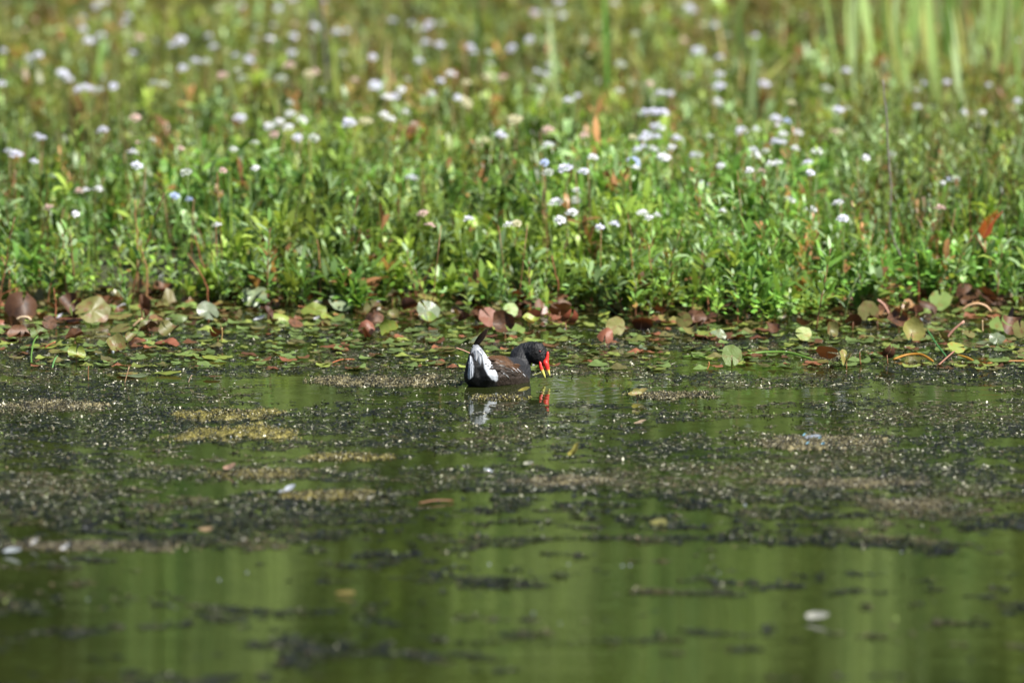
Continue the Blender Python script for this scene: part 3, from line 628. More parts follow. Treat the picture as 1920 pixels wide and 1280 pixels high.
# taller loose stems with narrow leaves, in drifts
n = 6500; X, Y = sample_ground(n, 16.7, 29, 1.3); pxx = 960 + F * X / Y
w_ = .22 + .55 * sstep(1050, 1250, pxx) * sstep(20.5, 18, Y) + .5 * sstep(1550, 1700, pxx) + .35 * sstep(22, 26, Y); k = (Y > shore(X) + .1) & (fbm(X * 1.6, Y * 1.2, 171) > .62 - .34 * w_); X, Y, pxx = X[k], Y[k], pxx[k]; n = len(X)
H = rng.uniform(.16, .44, n) * np.interp(Y - shore(X), [0, 1.2, 5, 12], [.55, .95, .62, .5]); base = np.stack([X, Y, np.maximum(groundz(X, Y), -.01)], 1); lean = rng.normal(0, .2, (n, 2)); top = base + np.stack([lean[:, 0] * H, lean[:, 1] * H, H], 1); pc = vegcol(X, Y, n, 11)
nl = 20; reps = np.repeat(np.arange(n), nl); tt = np.tile(np.linspace(.2, 1, nl), n); P = base[reps] * (1 - tt[:, None]) + top[reps] * tt[:, None]; az = np.tile(np.arange(nl) * 2.4, n) + rng.normal(0, .3, n * nl); el = rng.uniform(.35, 1.2, n * nl)
D = np.stack([np.cos(az) * np.cos(el), np.sin(az) * np.cos(el), np.sin(el)], 1); Sd = np.stack([-np.sin(az), np.cos(az), rng.normal(0, .3, n * nl)], 1); L = rng.uniform(.03, .07, n * nl) * (1.2 - .5 * tt)
V, Q, T, c = leaves(P, D, Sd, L, L * rng.uniform(.14, .24, n * nl), rng.uniform(0, .3, n * nl), pc[reps] * rng.uniform(.8, 1.3, (n * nl, 1))); push(V, Q, T, c)
sc_ = np.where((rng.random(n) < .45)[:, None], np.array([.26, .11, .05]), pc * .8); V, Q, c = blades(base, H, np.full(n, .0055), np.hypot(lean[:, 0], lean[:, 1]), np.arctan2(lean[:, 1], lean[:, 0]), rng.normal(0, .3, n), sc_, 3, 1.0); push(V, Q, None, c)
# brown and olive bents standing through it, thickest at the right
n = 5200; X, Y = sample_ground(n, 17.2, 30, 1.0); pxx = 960 + F * X / Y; k = rng.random(n) < .10 + .8 * sstep(1560, 1720, pxx) * sstep(25, 20, Y) + .35 * sstep(21, 26, Y) + .25 * sstep(350, 100, pxx); X, Y = X[k], Y[k]; n = len(X)
H = rng.uniform(.18, .46, n); bc = np.array([[.16, .12, .05], [.10, .12, .035], [.22, .20, .08], [.20, .09, .04]])[rng.integers(0, 4, n)] * rng.uniform(.6, 1.4, (n, 1))
V, Q, c = blades(np.stack([X, Y, groundz(X, Y)], 1), H, rng.uniform(.004, .007, n), rng.uniform(.02, .3, n), rng.random(n) * 6.283, rng.normal(0, .6, n), bc, 4); push(V, Q, None, c)
# small round cress-like leaves near the water
n = 30000; X, Y = sample_ground(n, 16.2, 23, 1.5); k = (Y > shore(X) - .2) & (fbm(X * 2.8, Y * 2.0, 121) > .40); X, Y = X[k], Y[k]; n = len(X)
P = np.stack([X, Y, carpet_h(X, Y) * rng.uniform(.15, .95, n) + .01], 1); az = rng.random(n) * 6.283; el = rng.uniform(-.1, .7, n)
D = np.stack([np.cos(az) * np.cos(el), np.sin(az) * np.cos(el), np.sin(el)], 1); Sd = np.stack([-np.sin(az), np.cos(az), rng.normal(0, .2, n)], 1)
L = rng.uniform(.012, .026, n); c0 = vegcol(X, Y, n) * np.array([1.15, 1.3, 1.1]); V, Q, T, c = leaves(P, D, Sd, L, L * .85, np.zeros(n), c0, .05); push(V, Q, T, c)
# grass blades, more of them towards the back
n = 30000; X, Y = sample_ground(n, 16.6, 31.5, .75); k = Y > shore(X) + .05; X, Y = X[k], Y[k]; n = len(X)
H = (carpet_h(X, Y) + .02) * rng.uniform(.6, 1.5, n) * np.interp(960 + F * X / Y, [1500, 1700], [1, 1.35]); c0 = vegcol(X, Y, n, 5)
V, Q, c = blades(np.stack([X, Y, groundz(X, Y)], 1), H, rng.uniform(.003, .008, n), rng.uniform(.02, .5, n), rng.random(n) * 6.283, rng.normal(0, .7, n), c0, 4); push(V, Q, None, c)
o = link("waterside_plants", mesh_np("waterside_plants", np.vstack(mbV), np.vstack(mbQ), np.vstack(mbT), np.vstack(mbC), M_leaf)); tag(o, "dense carpet of green waterside weeds and grass covering the bank", "ground cover", kind='stuff')
print("carpet verts", off)

# ------------------------------------------------------------------ individual weeds at the water's edge
def weed_variant(seed, Hh, nleaf, lw, red, broad=1.0):
    rd = random.Random(seed); n = 7; lx, ly = rd.uniform(-.3, .3), rd.uniform(-.2, .2); path = [(lx * Hh * (i / n) ** 1.5 + rd.uniform(-.003, .003), ly * Hh * (i / n) ** 1.5, Hh * i / n) for i in range(n + 1)]
    mb = MB(); cs = (.20, .085, .04) if red else (.12, .16, .05); P = np.array(path)
    tube(P, np.linspace(.0026, .0013, n + 1), 6, 1, cs, mb); cc = mb.c[0]; cc[:] = cc * np.linspace(1, .8, len(cc))[:, None]
    st = mb.mesh("stem", M_stem)
    PP, DD, SS, LL, WW, DR, CC = [], [], [], [], [], [], []
    for i in range(nleaf):
        t = (.25 + .75 * i / nleaf); f = t * n; j = min(int(f), n - 1); q = P[j] * (1 - (f - j)) + P[j + 1] * (f - j)
        az = i * 2.4 + rd.uniform(-.4, .4); el = rd.uniform(.3, 1.0) + .45 * t
        PP.append(q); DD.append((math.cos(az) * math.cos(el), math.sin(az) * math.cos(el), math.sin(el))); SS.append((-math.sin(az), math.cos(az), rd.uniform(-.3, .3)))
        L = lw * rd.uniform(.65, 1.15) * (1.15 - .5 * t); LL.append(L); WW.append(L * rd.uniform(.20, .27) * broad); DR.append(rd.uniform(.02, .4))
        g = rd.random(); CC.append(np.array((.14, .27, .06) if g < .5 else ((.26, .36, .19) if g < .85 else (.25, .34, .06))) * rd.uniform(.7, 1.3))
    V, Q, T, c = leaves(np.array(PP), np.array(DD), np.array(SS), np.array(LL), np.array(WW), DR, np.array(CC), .18)
    return st, mesh_np("foliage", V, Q, T, c, M_leaf, True)
variants = [weed_variant(i, h, nl, lw, red, br) for i, (h, nl, lw, red, br) in enumerate([(.16, 14, .07, 1, 1), (.22, 18, .075, 1, 1), (.11, 12, .06, 0, 1.3), (.27, 20, .07, 1, .9), (.14, 16, .05, 0, 1), (.19, 12, .095, 1, 1.1), (.09, 14, .05, 0, 1.2), (.24, 16, .065, 0, .9)])]
wi = 0
def weed(px, py, v, sc, lab=None, rot=None):
    c = on_z(px, py, 0); root = link("water_weed", None, loc=(c[0], c[1], -.005)); st, fo = variants[v]
    o1 = link("stem", st, root); o2 = link("foliage", fo, root); root.scale = (sc, sc, sc); root.rotation_euler = (random.uniform(-.12, .12), random.uniform(-.2, .2), rot if rot is not None else random.uniform(0, 6.28))
    red = v in (0, 1, 3, 5); tall = v in (1, 3, 7); size = "tall" if tall else ("low" if v in (2, 6) else "medium-height")
    row = "among the lily pads" if py > 590 else ("in the front row" if py > 555 else ("in the second row" if py > 520 else ("in the third row" if py > 480 else "deeper in the growth")))
    tag(root, lab or f"{size} {'red-stemmed' if red else 'green-stemmed'} leafy weed {row}, {zone(px)}", "water plant", "leafy weeds standing along the water's edge")
for (x, y, v, s) in [(1190, 600, 0, 1.0), (1240, 590, 3, 1.05), (1215, 585, 1, 1.0), (1345, 600, 4, 1.0), (1385, 608, 5, .9), (1530, 618, 1, 1.15), (1465, 600, 4, .9), (1580, 606, 7, .9), (1620, 585, 5, .8), (1050, 560, 3, .85), (1110, 575, 0, .8), (990, 560, 2, 1), (940, 588, 4, .9), (880, 590, 2, 1), (800, 575, 1, .8), (770, 560, 5, .8),
                     (600, 560, 0, 1), (540, 560, 6, 1.1), (480, 550, 2, 1), (395, 555, 3, .9), (330, 560, 6, 1.2), (280, 548, 1, .95), (215, 560, 2, 1.1), (150, 560, 4, 1.1), (90, 565, 6, 1.3), (30, 570, 0, 1), (1720, 560, 7, 1), (1850, 545, 5, .9), (1895, 540, 1, 1), (1780, 560, 2, 1), (1290, 585, 2, 1.1), (1420, 590, 3, .95)]:
    weed(x, y, v, s)
for i in range(205):
    px = random.uniform(-20, 1940); py = random.uniform(425, 566) if i > 110 else (random.uniform(500, 566) if i > 24 else random.uniform(566, 598)) + (18 if 1150 < px < 1650 else 0)
    weed(px, py, random.choices(range(8), [3, 2, 4, 1, 4, 2, 4, 1])[0], random.uniform(.85, 1.4))

# ------------------------------------------------------------------ flowers
def flower_head(seed, col, r=.0125):
    rd = random.Random(seed); P, D, Sx, L, W, c = [], [], [], [], [], []
    for ring, (rr, n, el, zz) in enumerate([(1.0, 10, .05, 0), (.62, 7, .35, .002), (.25, 4, .9, .003)]):
        for k in range(n):
            a = 2 * math.pi * (k + rd.uniform(-.25, .25)) / n; d = np.array([math.cos(a), math.sin(a), 0])
            P.append(d * r * rr * .35 + np.array([0, 0, zz])); e = el + rd.uniform(-.15, .15); D.append(d * math.cos(e) + np.array([0, 0, math.sin(e)])); Sx.append((-math.sin(a), math.cos(a), rd.uniform(-.2, .2)))
            L.append(r * rd.uniform(.65, .95)); W.append(r * rd.uniform(.42, .6)); c.append(np.array(col) * rd.uniform(.85, 1.08))
    return leaves(np.array(P), np.array(D), np.array(Sx), np.array(L), np.array(W), np.zeros(len(P)), np.clip(np.array(c), 0, .92), .1)
FC = {'l': ((.76, .76, .90), 'pale lavender'), 'w': ((.86, .86, .92), 'white'), 'b': ((.50, .58, .84), 'blue'), 'p': ((.74, .54, .50), 'pink'), 'c': ((.72, .68, .46), 'cream'), 'd': ((.52, .56, .50), 'faded greenish white')}
fh = {}
for kx, (cc, nm) in FC.items():
    for s in range(3):
        V, Q, T, c = flower_head(s, cc); mm = mesh_np("flower_head", V, Q, T, c, M_petal, True); fh[kx, s] = mm
fst = []
for s in range(4):
    mb = MB(); rd = random.Random(s); b = [rd.uniform(-.04, .04), rd.uniform(-.04, .04)]
    tube([(b[0] * (1 - t), b[1] * (1 - t), -t * 1.0) for t in (0, .3, .65, 1)], [.0011, .0013, .0016, .0018], 5, 1, (.10, .15, .04) if s % 2 else (.20, .10, .045), mb); fst.append(mb.mesh("stem", M_stem))
FL = """181 13 l 3;195 3 l 2;156 34 l 2;156 55 l 2;166 77 l 3;181 77 l 2;190 67 l 2;240 32 l 2;232 44 l 1;47 57 p 1;7 97 l 2;72 104 l 2;59 111 l 2;60 124 d 1;118 138 l 2;129 149 l 2;148 171 l 2;161 165 l 2;171 170 l 2;185 170 d 2;213 163 l 2;3 158 l 1;262 71 p 2;249 102 l 2;238 84 d 1;339 77 l 4;322 87 l 3;391 69 l 2;400 89 l 2;366 116 l 3;343 129 l 2;386 116 d 2;442 106 l 2;467 113 l 2;474 102 p 2;425 97 c 1;418 143 p 2;453 149 d 2;445 134 d 1;289 158 d 2;307 160 d 2;410 20 c 3;421 2 c 2;453 15 l 3;522 17 l 2;549 0 l 2;482 54 d 2;477 76 d 2;507 74 w 2;514 50 l 2;549 69 l 2;554 47 p 2;589 50 l 2;608 2 l 2;631 62 l 3;547 101 l 2;542 123 p 2;591 136 p 2;580 140 c 2;527 148 d 2;605 171 d 1;544 193 d 1;450 222 l 2;544 215 w 2;524 230 w 2;541 240 w 2;566 227 w 2;505 238 w 2;514 254 p 2;558 259 l 2;589 260 d 2;438 281 w 1;478 269 d 1;254 222 p 2;193 245 l 2;70 257 l 2;79 260 l 1;15 284 l 1;30 291 l 2;64 304 l 1;249 287 w 2;260 269 p 1;257 312 l 2;286 264 d 1;339 280 p 1;418 321 p 1;479 316 w 1;349 324 d 1;148 358 p 1;161 358 w 1;185 356 w 2;91 390 p 1;142 402 w 1;328 368 b 1;354 375 b 1;408 423 w 1;
650 59 l 2;736 40 l 2;771 45 l 2;805 47 l 3;798 55 l 2;828 45 d 2;798 81 l 2;825 85 l 2;643 101 d 1;699 108 l 2;786 115 l 2;882 89 l 2;887 99 l 2;917 99 d 1;919 121 d 1;959 92 l 3;993 76 l 3;1004 26 l 3;1031 26 d 2;1055 31 l 3;1048 5 l 3;1152 7 l 2;1191 64 d 2;1105 106 c 1;1164 121 d 2;704 161 l 3;665 151 p 1;753 170 w 2;763 151 d 1;726 184 w 2;739 183 l 2;845 141 w 2;826 153 l 2;810 179 w 2;858 185 l 2;875 195 c 3;868 188 c 2;914 145 c 2;942 147 p 2;875 156 c 1;1006 136 l 2;1023 141 l 2;1028 123 d 1;1013 168 d 1;1083 182 l 2;1065 190 l 2;1219 158 p 1;1238 176 l 2;1256 178 l 2;1161 171 d 1;1211 212 l 2;1228 211 l 2;1243 212 l 2;1233 240 l 2;1214 255 l 2;1233 258 l 1;1268 261 l 2;1186 259 c 1;1194 282 l 1;1206 277 l 1;1260 279 w 2;1245 296 w 2;1189 304 b 2;1191 316 w 1;1095 255 p 1;655 233 l 3;685 230 c 3;721 217 w 2;733 225 w 2;760 212 w 2;776 234 p 1;938 256 l 3;909 264 c 1;966 225 c 2;1028 245 p 2;1028 274 w 2;1112 296 w 1;1095 322 l 1;1060 317 l 2;1046 330 l 1;1021 306 b 1;1028 324 d 1;1154 330 w 1;1082 359 w 1;1080 376 d 1;1043 380 w 2;1073 400 w 2;1050 414 w 2;1206 400 w 1;1217 410 w 1;1231 405 w 1;1152 421 l 1;1125 427 l 1;769 333 l 1;778 337 w 1;793 401 p 1;807 423 p 1;879 412 w 1;954 422 w 1;969 420 c 1;
1292 15 l 3;1300 22 l 2;1320 47 c 2;1340 49 l 2;1364 66 d 1;1281 76 p 2;1309 97 l 3;1349 109 l 2;1416 69 l 2;1419 121 d 2;1433 158 l 2;1293 144 d 2;1350 143 l 3;1349 163 l 3;1345 191 w 2;1349 198 d 1;1587 134 l 2;1549 168 d 2;1483 195 c 2;1572 207 l 2;1587 205 d 1;1733 158 l 1;1720 170 d 1;1775 155 l 1;1854 161 l 1;1906 77 l 1;1908 190 l 1;1720 201 l 1;1806 212 l 1;1842 212 w 1;1455 223 l 2;1475 228 b 1;1458 237 w 1;1468 252 w 1;1495 250 w 2;1391 247 l 2;1418 243 l 1;1455 268 l 2;1490 280 w 2;1532 284 w 1;1413 282 l 1;1418 292 w 1;1435 284 d 1;1445 308 w 1;1458 307 w 1;1515 306 l 1;1520 325 l 1;1562 247 p 1;1572 250 c 2;1624 297 w 1;1300 292 l 1;1310 292 d 1;1352 312 w 1;1406 321 w 1;1428 322 p 1;1320 346 l 1;1354 396 w 1;1482 376 w 1;1521 394 w 1;1572 381 w 1;1581 410 l 1;1777 339 b 1;1789 336 w 1;1767 346 w 1;1330 257 d 1;1693 269 c 1;1673 292 d 1;1762 391 p 1;1352 545 l 1;557 543 w 1;1205 262 l 2;1224 281 w 1;1468 268 l 1;150 167 w 2"""
def fzone(px, py):
    r = "at the very back" if py < 60 else ("far back" if py < 125 else ("past mid meadow" if py < 190 else ("in mid meadow" if py < 280 else ("nearer the pond" if py < 350 else "close to the pond"))))
    return r + ", " + zone(px)
for f in FL.replace("\n", "").split(";"):
    x, y, k, s = f.split(); x, y, s = float(x), float(y), int(s)
    h = random.uniform(.33, .43) if y < 330 else (random.uniform(.24, .30) if y < 440 else .06)
    c = on_z(x, y, h); sc = {1: 1.25, 2: 1.6, 3: 2.0, 4: 2.5}[s] * random.uniform(.92, 1.08) * (.9 if y < 120 else 1)
    if y > 300: sc *= 1.0
    root = link("wild_flower", None, loc=(c[0], c[1], h)); hd = link("flower_head", fh[k, random.randrange(3)], root); hd.rotation_euler = (random.uniform(.05, .6), random.uniform(-.3, .3), random.uniform(-.5, .5)); hd.scale = (sc * random.uniform(.9, 1.35), sc * random.uniform(.8, 1.1), sc * .95)
    st = link("stem", random.choice(fst), root); st.scale = (1, 1, h); st.rotation_euler = (0, 0, random.uniform(0, 6))
    tag(root, f"{'large ' if s > 2 else ''}{FC[k][1]} flower {fzone(x, y)}", "flower", "small pale flowers scattered over the green bank")

# ------------------------------------------------------------------ tall reed blades
def reed(x0, y0, x1, y1, wpx, Y, col, lab, tipc=None, extra=0.0, bend=0.0, cat="reed"):
    if Y > 22: Y = min(Y, 1.80 * 9900 / (600 + y1))
    a = at_y(x1, y1, Y); b = at_y(x0, y0, Y); d = (b - a); b = b + d * extra; b[1] += random.uniform(-.25, .25)
    g = a - d / np.linalg.norm(d) * max(0, a[2] - .02) * .98; W = wpx * 1.45 / (F / Y); n = 10; V = []; cc = []
    tw = random.uniform(-.3, .2)
    for i in range(n + 1):
        t = i / n; c = g * (1 - t) + b * t; c = c + np.array([bend * math.sin(t * 2.2) * .12, 0, 0]); ww = W * .5 * (1 - t ** 3.5 * .92); an = tw + t * .35
        s = np.array([math.cos(an), math.sin(an), 0]); q = np.array([-s[1], s[0], 0])
        V += [c - s * ww, c + q * ww * .22, c + s * ww]; co = np.array(col) * (1 + .12 * random.uniform(-1, 1))
        if tipc is not None: k = float(sstep(.82, .95, t)); co = co * (1 - k) + np.array(tipc) * k
        cc += [co, co * 1.15, co]
    Q = [[i * 3 + k, i * 3 + k + 1, i * 3 + k + 4, i * 3 + k + 3] for i in range(n) for k in (0, 1)]
    V = np.array(V); mb = MB(); mb.add(V - g, Q, None, cc)
    tag(link("reed", mb.mesh("reed", M_leaf), loc=g), lab, cat, "tall reed blades growing out of the bank")
G1, G2, G3, GY = (.32, .45, .14), (.20, .34, .08), (.33, .44, .20), (.40, .42, .12)
OR = (.45, .13, .03)
for a in [(1622, -20, 1640, 165, 13, 25, G1, "widest pale green reed at the left of the right-hand reed group", None, .6),
          (1616, 40, 1634, 160, 9, 25.5, GY, "short yellowing reed beside the widest pale one"),
          (1740, -10, 1758, 205, 13, 25, G1, "long straight green reed in the middle of the right-hand group", None, .8),
          (1775, -10, 1768, 135, 11, 25.6, G2, "bright green reed just right of the long straight one", None, .6),
          (1712, -10, 1713, 110, 9, 26, G2, "narrow green reed left of the long straight one", None, .5),
          (1693, 87, 1704, 180, 11, 24.5, G1, "short blunt green reed in the right-hand group", None, 0),
          (1815, 20, 1833, 150, 11, 25, G3, "blue-green leaning reed with an orange tip", OR, .0),
          (1788, 84, 1807, 205, 9, 24.5, G3, "reed with a yellow base right of centre in the group"),
          (1845, -10, 1862, 100, 11, 26, G1, "leaning pale reed near the top right corner", None, .5),
          (1908, -10, 1913, 84, 10, 26, G2, "green reed at the right edge of the photo", None, .5),
          (1879, -10, 1866, 90, 7, 27, G2, "thin dark green reed near the right edge", None, .5),
          (1417, 74, 1408, 230, 13, 23.5, G3, "pale upright reed alone right of the centre", None, 0),
          (1452, 130, 1447, 225, 11, 23.5, GY, "yellow-green reed next to the pale upright one", None, 0, .2),
          (1484, 104, 1456, 132, 10, 23.5, GY, "bent over tip of yellow reed"),
          (1790, -10, 1796, 120, 9, 26.5, G1, "thin pale reed behind the orange-tipped one", None, .5),
          (1828, -10, 1806, 60, 8, 27, G2, "thin reed crossing behind the orange-tipped one", None, .4),
          (1655, -10, 1662, 120, 7, 27, G2, "thin green reed right of the widest pale one", None, .5),
          (892, -10, 905, 140, 6, 25, (.14, .30, .09), "deep green reed left of the top centre", None, .5),
          (1133, -10, 1141, 185, 6, 24.5, (.15, .34, .06), "vivid green reed right of the top centre", None, .7),
          (1031, 25, 1040, 165, 9, 25, G3, "grey-green reed under the lavender flowers at top centre"),
          (188, 60, 185, 165, 11, 25, G2, "green reed under the lavender flowers at top left", None, 0),
          (106, 58, 126, 122, 9, 24.5, G3, "leaning reed with an orange tip at top left", OR, 0),
          (622, 70, 633, 185, 10, 24.5, (.2, .25, .05), "yellow-green reed beside the grey dead stalk", None, 0),
          (1385, 30, 1380, 150, 12, 27, G1, "blurred wide reed behind the lone pale one", None, .3),
          (1000, 270, 1022, 385, 5, 18.4, G3, "thin pale leaning blade in front of the centre flowers"),
          (1012, 345, 1040, 400, 5, 17.8, G3, "short pale leaning blade left of three white flowers")]:
    reed(*a)
for i in range(36):
    px = random.uniform(1590, 1935); yb = random.uniform(90, 230); tall = random.random() < .75; y0 = -10 if tall else random.uniform(0, yb - 70); ln = random.gauss(0, 14)
    cn, cc = random.choice([("pale green", G3), ("green", G1), ("mid green", G2), ("yellowish", GY), ("dry tan", (.30, .27, .12))])
    reed(px + ln, y0, px, yb, random.uniform(4, 8), 25, cc, f"{cn} {'tall' if tall else 'short'} blade in the reed clump at upper right", None, random.uniform(.2, 1) if tall else 0, random.uniform(-.9, .9))
    C.objects[-1]['group'] = "reeds of the clump at upper right"
for i in range(22):
    px = random.uniform(20, 1560); yb = random.uniform(90, 200); y0 = yb - random.uniform(50, 120); cn, cc = random.choice([("olive", (.17, .22, .06)), ("dry tan", (.40, .30, .13)), ("rusty", (.38, .15, .05)), ("grey-green", (.22, .30, .12))])
    reed(px + random.gauss(0, 10), y0, px, yb, random.uniform(3, 6), 25, cc, f"thin {cn} grass blade standing {'far back' if yb < 140 else 'past mid meadow'}, {zone(px)}", None, 0, random.uniform(-.5, .5), "grass blade")
    C.objects[-1]['group'] = "single grass blades across the back of the meadow"
# dead stalks, red stems
def stalk(pts, r0, r1, Y, col, name, lab, cat):
    P = np.array([at_y(x, y, Y) for x, y in pts]); g = P[-1].copy(); g[2] = max(g[2], 0)
    if P[-1][2] > .04: e = P[-1].copy(); e[2] = .0; P = np.vstack([P, e])
    o0 = P[-1].copy(); mb = MB(); PP = []
    for i in range(len(P) - 1):
        for k in range(4): f = k / 4; PP.append(P[i] * (1 - f) + P[i + 1] * f + np.array([random.uniform(-.002, .002), random.uniform(-.004, .004), 0]))
    PP.append(P[-1]); tube(np.array(PP) - o0, np.linspace(r0, r1, len(PP)), 6, 1, col, mb)
    tag(link(name, mb.mesh(name, M_stem), loc=o0), lab, cat)
GR = (.20, .17, .16); RD = (.40, .11, .04)
stalk([(1655, 150), (1661, 200), (1666, 300), (1670, 350), (1669, 430), (1680, 460), (1697, 495)], .0022, .0032, 17.2, GR, "dead_stalk", "long grey dead stalk standing in the weeds at the right", "stalk")
stalk([(600, -20), (606, 60), (612, 130), (622, 220), (620, 260)], .004, .005, 23, (.13, .12, .13), "dead_stalk", "dark dead stalk with side twigs at the top left of centre", "stalk")
stalk([(606, 60), (592, 40), (585, 20)], .002, .003, 23.02, (.13, .12, .13), "dead_twig", "short dark twig forking left off the dead stalk", "twig")
for i, (pts, Y, lab) in enumerate([([(253, 375), (253, 400), (257, 432)], 17.2, "thick orange-red stem at the left of the bank"), ([(352, 475), (372, 505), (390, 540)], 16.8, "slanting orange stem just above the lily pads, left"), ([(365, 440), (374, 480), (383, 500)], 17.0, "thin red stem above the slanting orange one"),
     ([(262, 450), (268, 478), (275, 500)], 16.9, "pale orange stem below the thick red one"), ([(1035, 480), (1040, 505), (1046, 530)], 16.7, "red-orange stem behind the moorhen's head"), ([(1182, 465), (1186, 500), (1187, 530)], 16.7, "upright tan-red stem in the leafy clump"),
     ([(1216, 460), (1220, 500), (1226, 540)], 16.65, "longest red stem in the leafy clump"), ([(1235, 475), (1245, 490), (1255, 504)], 16.8, "short slanting red stem in the leafy clump"), ([(1360, 475), (1372, 500), (1382, 520)], 16.8, "slanting red stem right of the leafy clump"),
     ([(1530, 380), (1535, 410), (1542, 440)], 17.3, "thin orange stem under a white flower, right"), ([(1715, 470), (1720, 500), (1723, 520)], 16.9, "orange stem right of the long dead stalk"), ([(1660, 430), (1659, 470), (1660, 500)], 17.0, "dark red stem beside the long dead stalk"),
     ([(594, 450), (598, 480), (600, 510)], 16.9, "red stem with silvery leaves left of the moorhen"), ([(1820, 430), (1838, 455), (1857, 482)], 17.1, "bright orange slanting stem under the red frond"), ([(0, 555), (12, 548), (30, 540)], 16.7, "orange stem lying low at the left edge"),
     ([(2, 482), (10, 497), (18, 510)], 16.9, "red stem at the very left edge"), ([(100, 540), (103, 555), (104, 570)], 16.5, "short orange stem above the dark pads, left"), ([(1453, 535), (1447, 548), (1442, 560)], 16.6, "short red stem leaning left over the pads, right")]):
    stalk(pts, .0015, .0024, Y, (.26, .09, .04) if i % 3 else (.34, .18, .08), "red_shoot", lab, "stem")
# arching pink stalks and floating stems
def arch(pts, z, r, col, lab, name="floating_strand", cat="stem"):
    P = np.array([on_z(x, y, 0) + np.array([0, 0, zz]) if True else 0 for (x, y), zz in zip(pts, z)]); o0 = P[0].copy(); PP = []
    for i in range(len(P) - 1):
        for k in range(5): f = k / 5; PP.append(P[i] * (1 - f) + P[i + 1] * f)
    PP.append(P[-1]); PP = np.array(PP)
    for _ in range(3): PP[1:-1] = (PP[:-2] + PP[2:] + PP[1:-1] * 2) / 4
    mb = MB(); tube(PP - o0, np.concatenate([[r * .6], np.full(len(PP) - 2, r), [r * .5]]), 7, .8, col, mb, side=(0, 0, 1)); tag(link(name, mb.mesh(name, M_leaf), loc=o0), lab, cat)
PK = (.42, .22, .16)
def vert_arch(pts, Y, r, col, lab):
    P = np.array([at_y(x, y, Y) for x, y in pts]); P[:, 2] = np.maximum(P[:, 2], -.01); o0 = P[0].copy(); PP = []
    for i in range(len(P) - 1):
        for k in range(4): f = k / 4; PP.append(P[i] * (1 - f) + P[i + 1] * f)
    PP.append(P[-1]); PP = np.array(PP)
    for _ in range(3): PP[1:-1] = (PP[:-2] + PP[2:] + PP[1:-1] * 2) / 4
    mb = MB(); tube(PP - o0, np.full(len(PP), r), 7, 1, col, mb); tag(link("bare_shoot", mb.mesh("bare_shoot", M_stem), loc=o0), lab, "stem")
vert_arch([(1771, 640), (1785, 620), (1808, 602)], 15.85, .0036, PK, "straight pink bare stem rising from the pads at the right")
vert_arch([(1804, 582), (1815, 572), (1835, 568), (1850, 574), (1858, 584)], 16.4, .0040, (.45, .28, .15), "pinkish bare stem arching over the pads at the right")
vert_arch([(1645, 562), (1655, 568), (1663, 580), (1666, 588)], 16.5, .0038, PK, "short pink stem curving down beside the round olive pad")
vert_arch([(30, 600), (38, 594), (52, 594), (58, 600)], 16.3, .0036, (.5, .38, .25), "small pale arching stem among the dark pads, left")
vert_arch([(84, 652), (94, 645), (104, 641)], 15.55, .0022, (.4, .14, .06), "thin orange stick on the algae, left")
vert_arch([(233, 722), (237, 705), (242, 688)], 15.0, .0014, (.45, .28, .16), "thin upright tan stick out on the algae, left")
vert_arch([(166, 714), (165, 700), (166, 686)], 15.05, .0012, (.3, .14, .06), "thin upright brown stick out on the algae, left")
vert_arch([(353, 718), (356, 708), (360, 703)], 15.0, .0014, (.5, .36, .24), "tiny pale curved stick out on the algae")
vert_arch([(415, 640), (417, 625), (416, 614)], 15.9, .0018, (.4, .26, .1), "short tan stub standing in the pads, left")
vert_arch([(249, 612), (257, 604), (267, 597)], 16.25, .0034, (.5, .34, .2), "short thick tan stem lying against a pad, left")
vert_arch([(1614, 684), (1612, 672), (1612, 660)], 15.4, .0018, (.22, .09, .04), "short dark red stub among the pads, right")
vert_arch([(1325, 694), (1330, 684), (1329, 678)], 15.25, .0016, (.5, .22, .08), "orange forked sprig on the algae right of the bill")
vert_arch([(1843, 622), (1842, 612), (1842, 600)], 16.0, .002, (.5, .36, .2), "short tan stub standing in the pads, right")
vert_arch([(855, 652), (868, 656), (881, 662)], 14.93, .0012, (.55, .27, .2), "thin pink grass stem behind the moorhen's tail")
arch([(1385, 670), (1430, 667), (1480, 667), (1530, 677)], [.004, .012, .012, .001], .0045, (.16, .30, .05), "long green stem floating right of the moorhen")
arch([(1280, 671), (1305, 671), (1330, 674)], [.003, .008, .004], .0035, (.16, .28, .05), "shorter green stem floating beside the tilted green pad")
arch([(1675, 676), (1700, 673), (1728, 673), (1750, 680)], [.004, .014, .016, .004], .0045, (.45, .22, .03), "orange-yellow stem floating at the right")
arch([(1795, 673), (1815, 677), (1832, 683)], [.012, .010, .004], .0045, (.50, .28, .04), "short orange-yellow stem floating nearer the right edge")
arch([(1850, 684), (1885, 682), (1925, 680)], [.004, .008, .006], .0035, (.42, .20, .05), "thin orange stem floating at the right edge")
arch([(1757, 688), (1775, 679), (1790, 671)], [.002, .014, .022], .0028, PK, "thin pink twig sloping over the orange stems")
arch([(1738, 645), (1755, 660), (1775, 674)], [.045, .025, .008], .0030, (.07, .22, .07), "short bright green stem sloping into the water, right")
arch([(620, 683), (640, 678), (665, 676)], [.003, .008, .004], .0022, (.45, .16, .07), "thin red-brown stem floating left of the moorhen")
arch([(785, 946), (815, 943), (850, 941)], [.004, .008, .004], .0026, (.26, .12, .06), "orange-brown leaf strip floating alone below the moorhen")
arch([(1000, 704), (1010, 701), (1020, 702)], [.001, .003, .001], .0016, (.25, .28, .06), "scrap of yellow-green weed held under the moorhen's bill")
